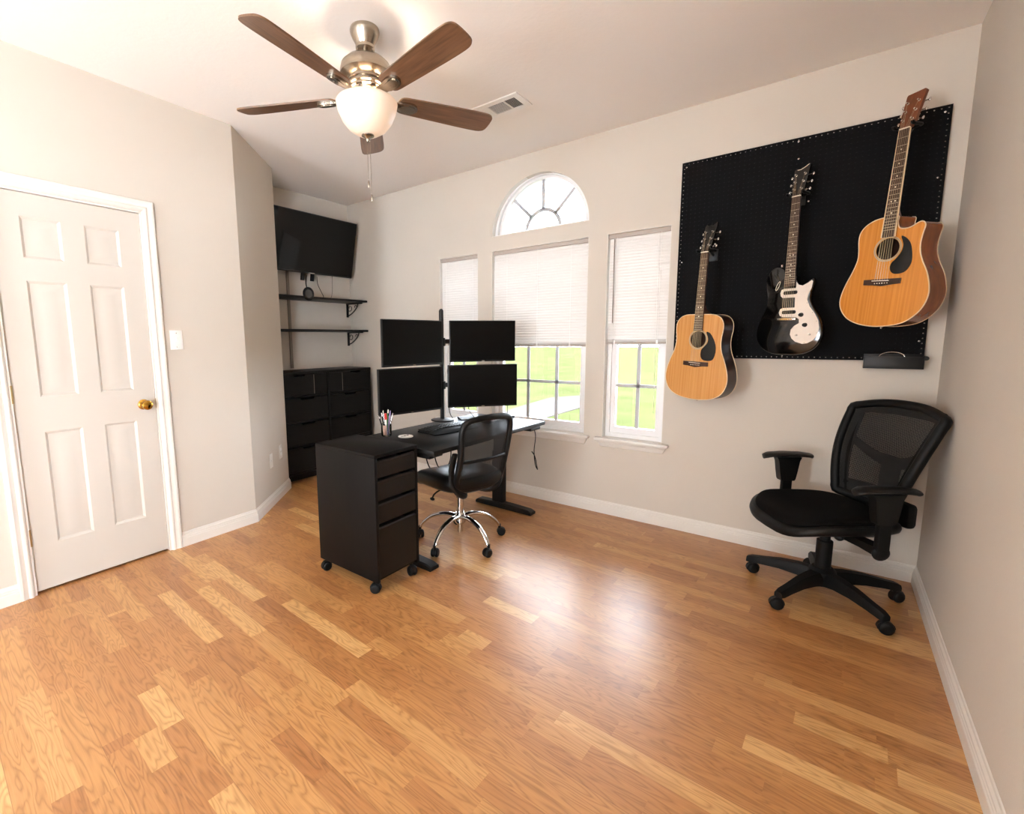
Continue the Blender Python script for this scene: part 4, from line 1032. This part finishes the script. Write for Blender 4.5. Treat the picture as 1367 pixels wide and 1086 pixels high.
acoustic('acoustic_guitar', 'natural-top acoustic guitar with dark sides hanging at the left, lowest', (-1.071, -.209, 1.293), 22, 2.2, body1, .100, M['spruce1'], M['darkwood'], None, pk1, -.147, .505, .65, .052, (.0215, .028), hd1, M['gloss'], False, M['darkwood'])
body3 = [(-.034, .149), (-.076, .142), (-.112, .122), (-.132, .093), (-.136, .057), (-.129, .002), (-.128, -.04), (-.143, -.094), (-.168, -.156), (-.184, -.213), (-.185, -.257), (-.168, -.298), (-.134, -.334), (-.078, -.359), (-.008, -.369), (.062, -.363), (.113, -.348), (.152, -.318), (.18, -.278), (.194, -.227), (.190, -.178), (.174, -.122), (.15, -.071), (.136, -.031), (.131, .008), (.134, .051), (.139, .084), (.134, .099), (.123, .106), (.108, .102), (.087, .090), (.069, .085), (.049, .086), (.034, .095), (.026, .120), (.023, .149)]
pk3 = [(.051, .053), (.076, .038), (.096, .007), (.107, -.039), (.108, -.078), (.092, -.11), (.064, -.121), (.037, -.116), (.024, -.095), (.026, -.069), (.044, -.048), (.060, -.021), (.064, .012)]
hd3 = [(-.022, 0), (-.025, .012), (-.031, .03), (-.034, .10), (-.037, .152), (-.034, .158), (.030, .165), (.037, .160), (.037, .152), (.034, .10), (.031, .03), (.025, .012), (.022, 0)]
acoustic('acoustic_guitar', 'orange cutaway acoustic guitar hanging highest, beside the right wall', (-.258, -.228, 1.719), 36, 2.9, body3, .115, M['spruce2'], M['amberside'], None, pk3, -.155, .532, .65, .054, (.0205, .027), hd3, M['headwood'], True, M['darkwood'], True)  # back coloured dark to stand for shade inside the soundhole

# electric guitar
g2 = thing('electric_guitar', 'black electric guitar with white pickguard hanging in the middle', 'guitar'); g2.matrix_world = guitar_matrix((-.637, -.137, 1.203), 22, 0)
eb = [(0, 0), (.075, .006), (.13, .035), (.162, .085), (.166, .14), (.148, .20), (.118, .255), (.100, .30), (.102, .345), (.112, .385), (.109, .408), (.098, .408), (.080, .392), (.058, .380), (.038, .386), (.028, .41), (.024, .43), (-.024, .435), (-.04, .47), (-.075, .490), (-.110, .476), (-.128, .435), (-.127, .385), (-.117, .32), (-.122, .265), (-.146, .205), (-.165, .14), (-.161, .085), (-.13, .035), (-.075, .006)]
ol = strip2(smooth_closed([Vector(p) for p in eb], 4))
mb = MB(); cxm, czm = 0, .2
sc_ = lambda k: [(p[0]*k, p[1]*k+czm*(1-k)) for p in ol]
mb.loft([[(p[0], y, p[1]) for p in sc_(k)] for k, y in ((.965, 0), (.985, .002), (1, .007), (1, .033), (.985, .038), (.965, .04))]); mb.done('body', M['gloss'], g2, 50)
pgo = [(.029, .397), (.04, .381), (.061, .374), (.085, .386), (.101, .399), (.107, .391), (.103, .357), (.091, .328), (.087, .297), (.101, .261), (.127, .224), (.146, .187), (.154, .147), (.149, .111), (.129, .081), (.103, .065), (.08, .062), (.046, .073), (.026, .092), (.017, .113), (.019, .14), (.035, .16), (.057, .174), (.056, .196), (.041, .206), (-.027, .21), (-.043, .219), (-.048, .235), (-.043, .254), (-.03, .26), (.030, .259), (.028, .314), (-.035, .316), (-.044, .326), (-.048, .342), (-.043, .36), (-.028, .365), (.029, .364)]
def pk_slot(zc, w_=.036): return [(x+.002, z) for x, z in rrect(2*w_, .020, .009, 5, 0, zc)]
mb = MB(); mb.prism(pgo, -.003, -.0002, [pk_slot(.3415), pk_slot(.2355)]); pgd = mb.done('pickguard', M['whiteguard'], g2)
for zc in (.3415, .2355):
    mb = MB(); mb.prism(rrect(.068, .0175, .008, 5, .002, zc), -.0055, .002)
    for k in range(6): mb.lathe([(.0022, 0), (.0022, .0008)], 8, Matrix.Translation((-.025+.0108*k, -.0055, zc)) @ Matrix.Rotation(R(90), 4, 'X'))
    mb.done('pickup', M['blackplastic'], g2)
mb = MB(); mb.box((-.004, -.009, .197), (.094, .014, .015), .004); br = mb.done('bridge', M['steel'], g2)
mb = MB()
for k in range(6): mb.box((-.029+.010*k, -.0168, .198), (.006, .002, .008))
mb.done('saddles', M['brass'], br)
for x, z, r_ in ((.065, .2185, .0105), (.087, .1635, .0105)):
    mb = MB(); mb.lathe([(r_*1.1, 0), (r_*1.05, .004), (r_*.9, .012), (r_*.8, .014), (.001, .0145)], 20, Matrix.Translation((x, -.003, z)) @ Matrix.Rotation(R(90), 4, 'X')); mb.done('control_knob', M['blackplastic'], g2)
for x, z in ((.051, .109), (.114, .112)):
    mb = MB(); mb.lathe([(.005, 0), (.005, .004), (.0035, .006), (.0035, .014)], 12, Matrix.Translation((x, -.003, z)) @ Matrix.Rotation(R(90), 4, 'X')); mb.done('toggle_switch', M['steel'], g2)
mb = MB()
for x, z in ((.098, .395), (.089, .28), (.118, .228), (.140, .182), (.145, .12), (.09, .068), (.047, .225)): mb.sphere((x, -.003, z), .0022, 6)
mb.done('pickguard_screws', M['steel'], pgd)
mb = MB(); mb.tube([(-.064+.0065*math.cos(R(a))*1+.024*math.sin(R(a))*.35, -.001, .383+.024*math.sin(R(a))) for a in range(0, 360, 15)], .0018, 6, True); mb.done('switch_ring', M['whiteguard'], g2)
mb = MB(); mb.cyl((-.06, .02, .488), (-.062, .02, .50), .006); mb.done('strap_button', M['steel'], g2)
hd2 = [(-.021, 0), (-.022, .012), (-.030, .032), (-.034, .10), (-.036, .148), (-.026, .152), (-.01, .148), (.012, .156), (.030, .168), (.037, .165), (.036, .148), (.034, .10), (.030, .032), (.022, .012), (.021, 0)]
HT, nz_ = neck_parts(g2, .846, .628, .375, .0205, .0265, .013, 22, False, .40, hd2, M['gloss'], (3, 5, 7, 9, 12, 15, 17, 19), .16)
string_set(g2, HT, nz_, .846, .013, .198, -.017, .034, .050)
mb = MB(); mb.prism([(-.022, .147), (-.006, .1465), (.012, .155), (.030, .167), (.031, .1645), (.012, .152), (-.006, .1435), (-.022, .144)], -.0009, -.0001, M=HT); hs = [c for c in g2.children if c.name.startswith('headstock')][0]; mb.done('inlay_line', M['bone'], hs)

# hangers on the pegboard
HG = [('left', (-1.071, -.209, 1.293), 22, 2.2, .515, .012), ('middle', (-.637, -.137, 1.203), 22, 0, .860, .013), ('right', (-.258, -.228, 1.719), 36, 2.9, .545, .012)]
HL = ['black padded hanger gripping the left acoustic guitar under its headstock', 'black padded hanger gripping the middle electric guitar under its headstock', 'black padded hanger gripping the orange cutaway guitar under its headstock']
for (nm, P, yaw, roll, zn, yf), lab in zip(HG, HL):
    GM = guitar_matrix(P, yaw, roll)
    c = GM @ Vector((0, .012, zn))
    h = thing('guitar_hanger', lab, 'guitar hanger', (c.x, -.017, c.z), 0, 'guitar hangers on the pegboard')
    ih = Matrix.Translation((-c.x, .017, -c.z)) @ GM
    mb = MB(); zp = min(0, 2.37-c.z-.03)
    mb.box((0, -.004, zp*0), (.05, .008, .07) if c.z < 2.33 else (.05, .008, .05), .003); mb.done('wall_plate', M['blackmetal'], h)
    mb = MB(); yoke = ih @ Vector((0, .040, zn)); mb.cyl((0, -.008, 0), yoke, .007)
    mb.done('arm', M['blackmetal'], h)
    for s in (-1, 1):
        mb = MB(); mb.tube([ih @ q for q in smooth_open([Vector((0, .040, zn)), Vector((s*.02, .040, zn)), Vector((s*.036, .034, zn)), Vector((s*.039, .01, zn)), Vector((s*.039, -.022, zn)), Vector((s*.037, -.028, zn+.008))], 4)], .0075, 8); mb.done('prong', M['rubber'], h)

# ------------------------------------------------------------------ light
wd = bpy.data.worlds.new('sky'); SC.world = wd; wd.use_nodes = True
nt = wd.node_tree; bg = nt.nodes['Background']
bg.inputs['Color'].default_value = (.88, .975, 1.08, 1)
# bright overcast sky; stronger glow added below the horizon to lift the ceiling
tc = N(nt, 'ShaderNodeTexCoord'); sx = N(nt, 'ShaderNodeSeparateXYZ'); nt.links.new(tc.outputs['Generated'], sx.inputs[0])
up = math_node(nt, 'GREATER_THAN', sx.outputs['Z'], 0.0)
nt.links.new(math_node(nt, 'MULTIPLY_ADD', up, 26.0-40.0, 40.0), bg.inputs['Strength'])
def point(name, loc, power, col, r):
    l = bpy.data.lights.new(name, 'POINT'); l.energy = power; l.color = col; l.shadow_soft_size = r
    o = bpy.data.objects.new(name, l); COL.objects.link(o); o.location = loc; return o
for a in (200, 20): point('fan_bulb', (FC[0]+.06*math.cos(R(a)), FC[1]+.06*math.sin(R(a)), 2.372), 9.0, (1, .89, .76), .028)

# ------------------------------------------------------------------ camera
cam = bpy.data.cameras.new('camera'); co = bpy.data.objects.new('camera', cam); COL.objects.link(co); SC.camera = co
co.location = (-.4312, -3.3654, 1.3025); co.rotation_euler = (R(82.6833), R(.5464), R(38.5065))
cam.sensor_fit = 'HORIZONTAL'; cam.sensor_width = 36; cam.lens = 628.7545/1367*36
cam.shift_x = 75.4018/1367; cam.shift_y = -8.4034/1367; cam.clip_start = .02; cam.clip_end = 300

vs_ = SC.view_settings
SC.display_settings.display_device = 'sRGB'
vs_.view_transform = 'Standard'; vs_.look = 'None'; vs_.exposure = -0.03; vs_.gamma = 1.0; vs_.use_curve_mapping = False
SC.cycles.use_denoising = True
SC.cycles.max_bounces = 12; SC.cycles.diffuse_bounces = 6; SC.cycles.transparent_max_bounces = 16
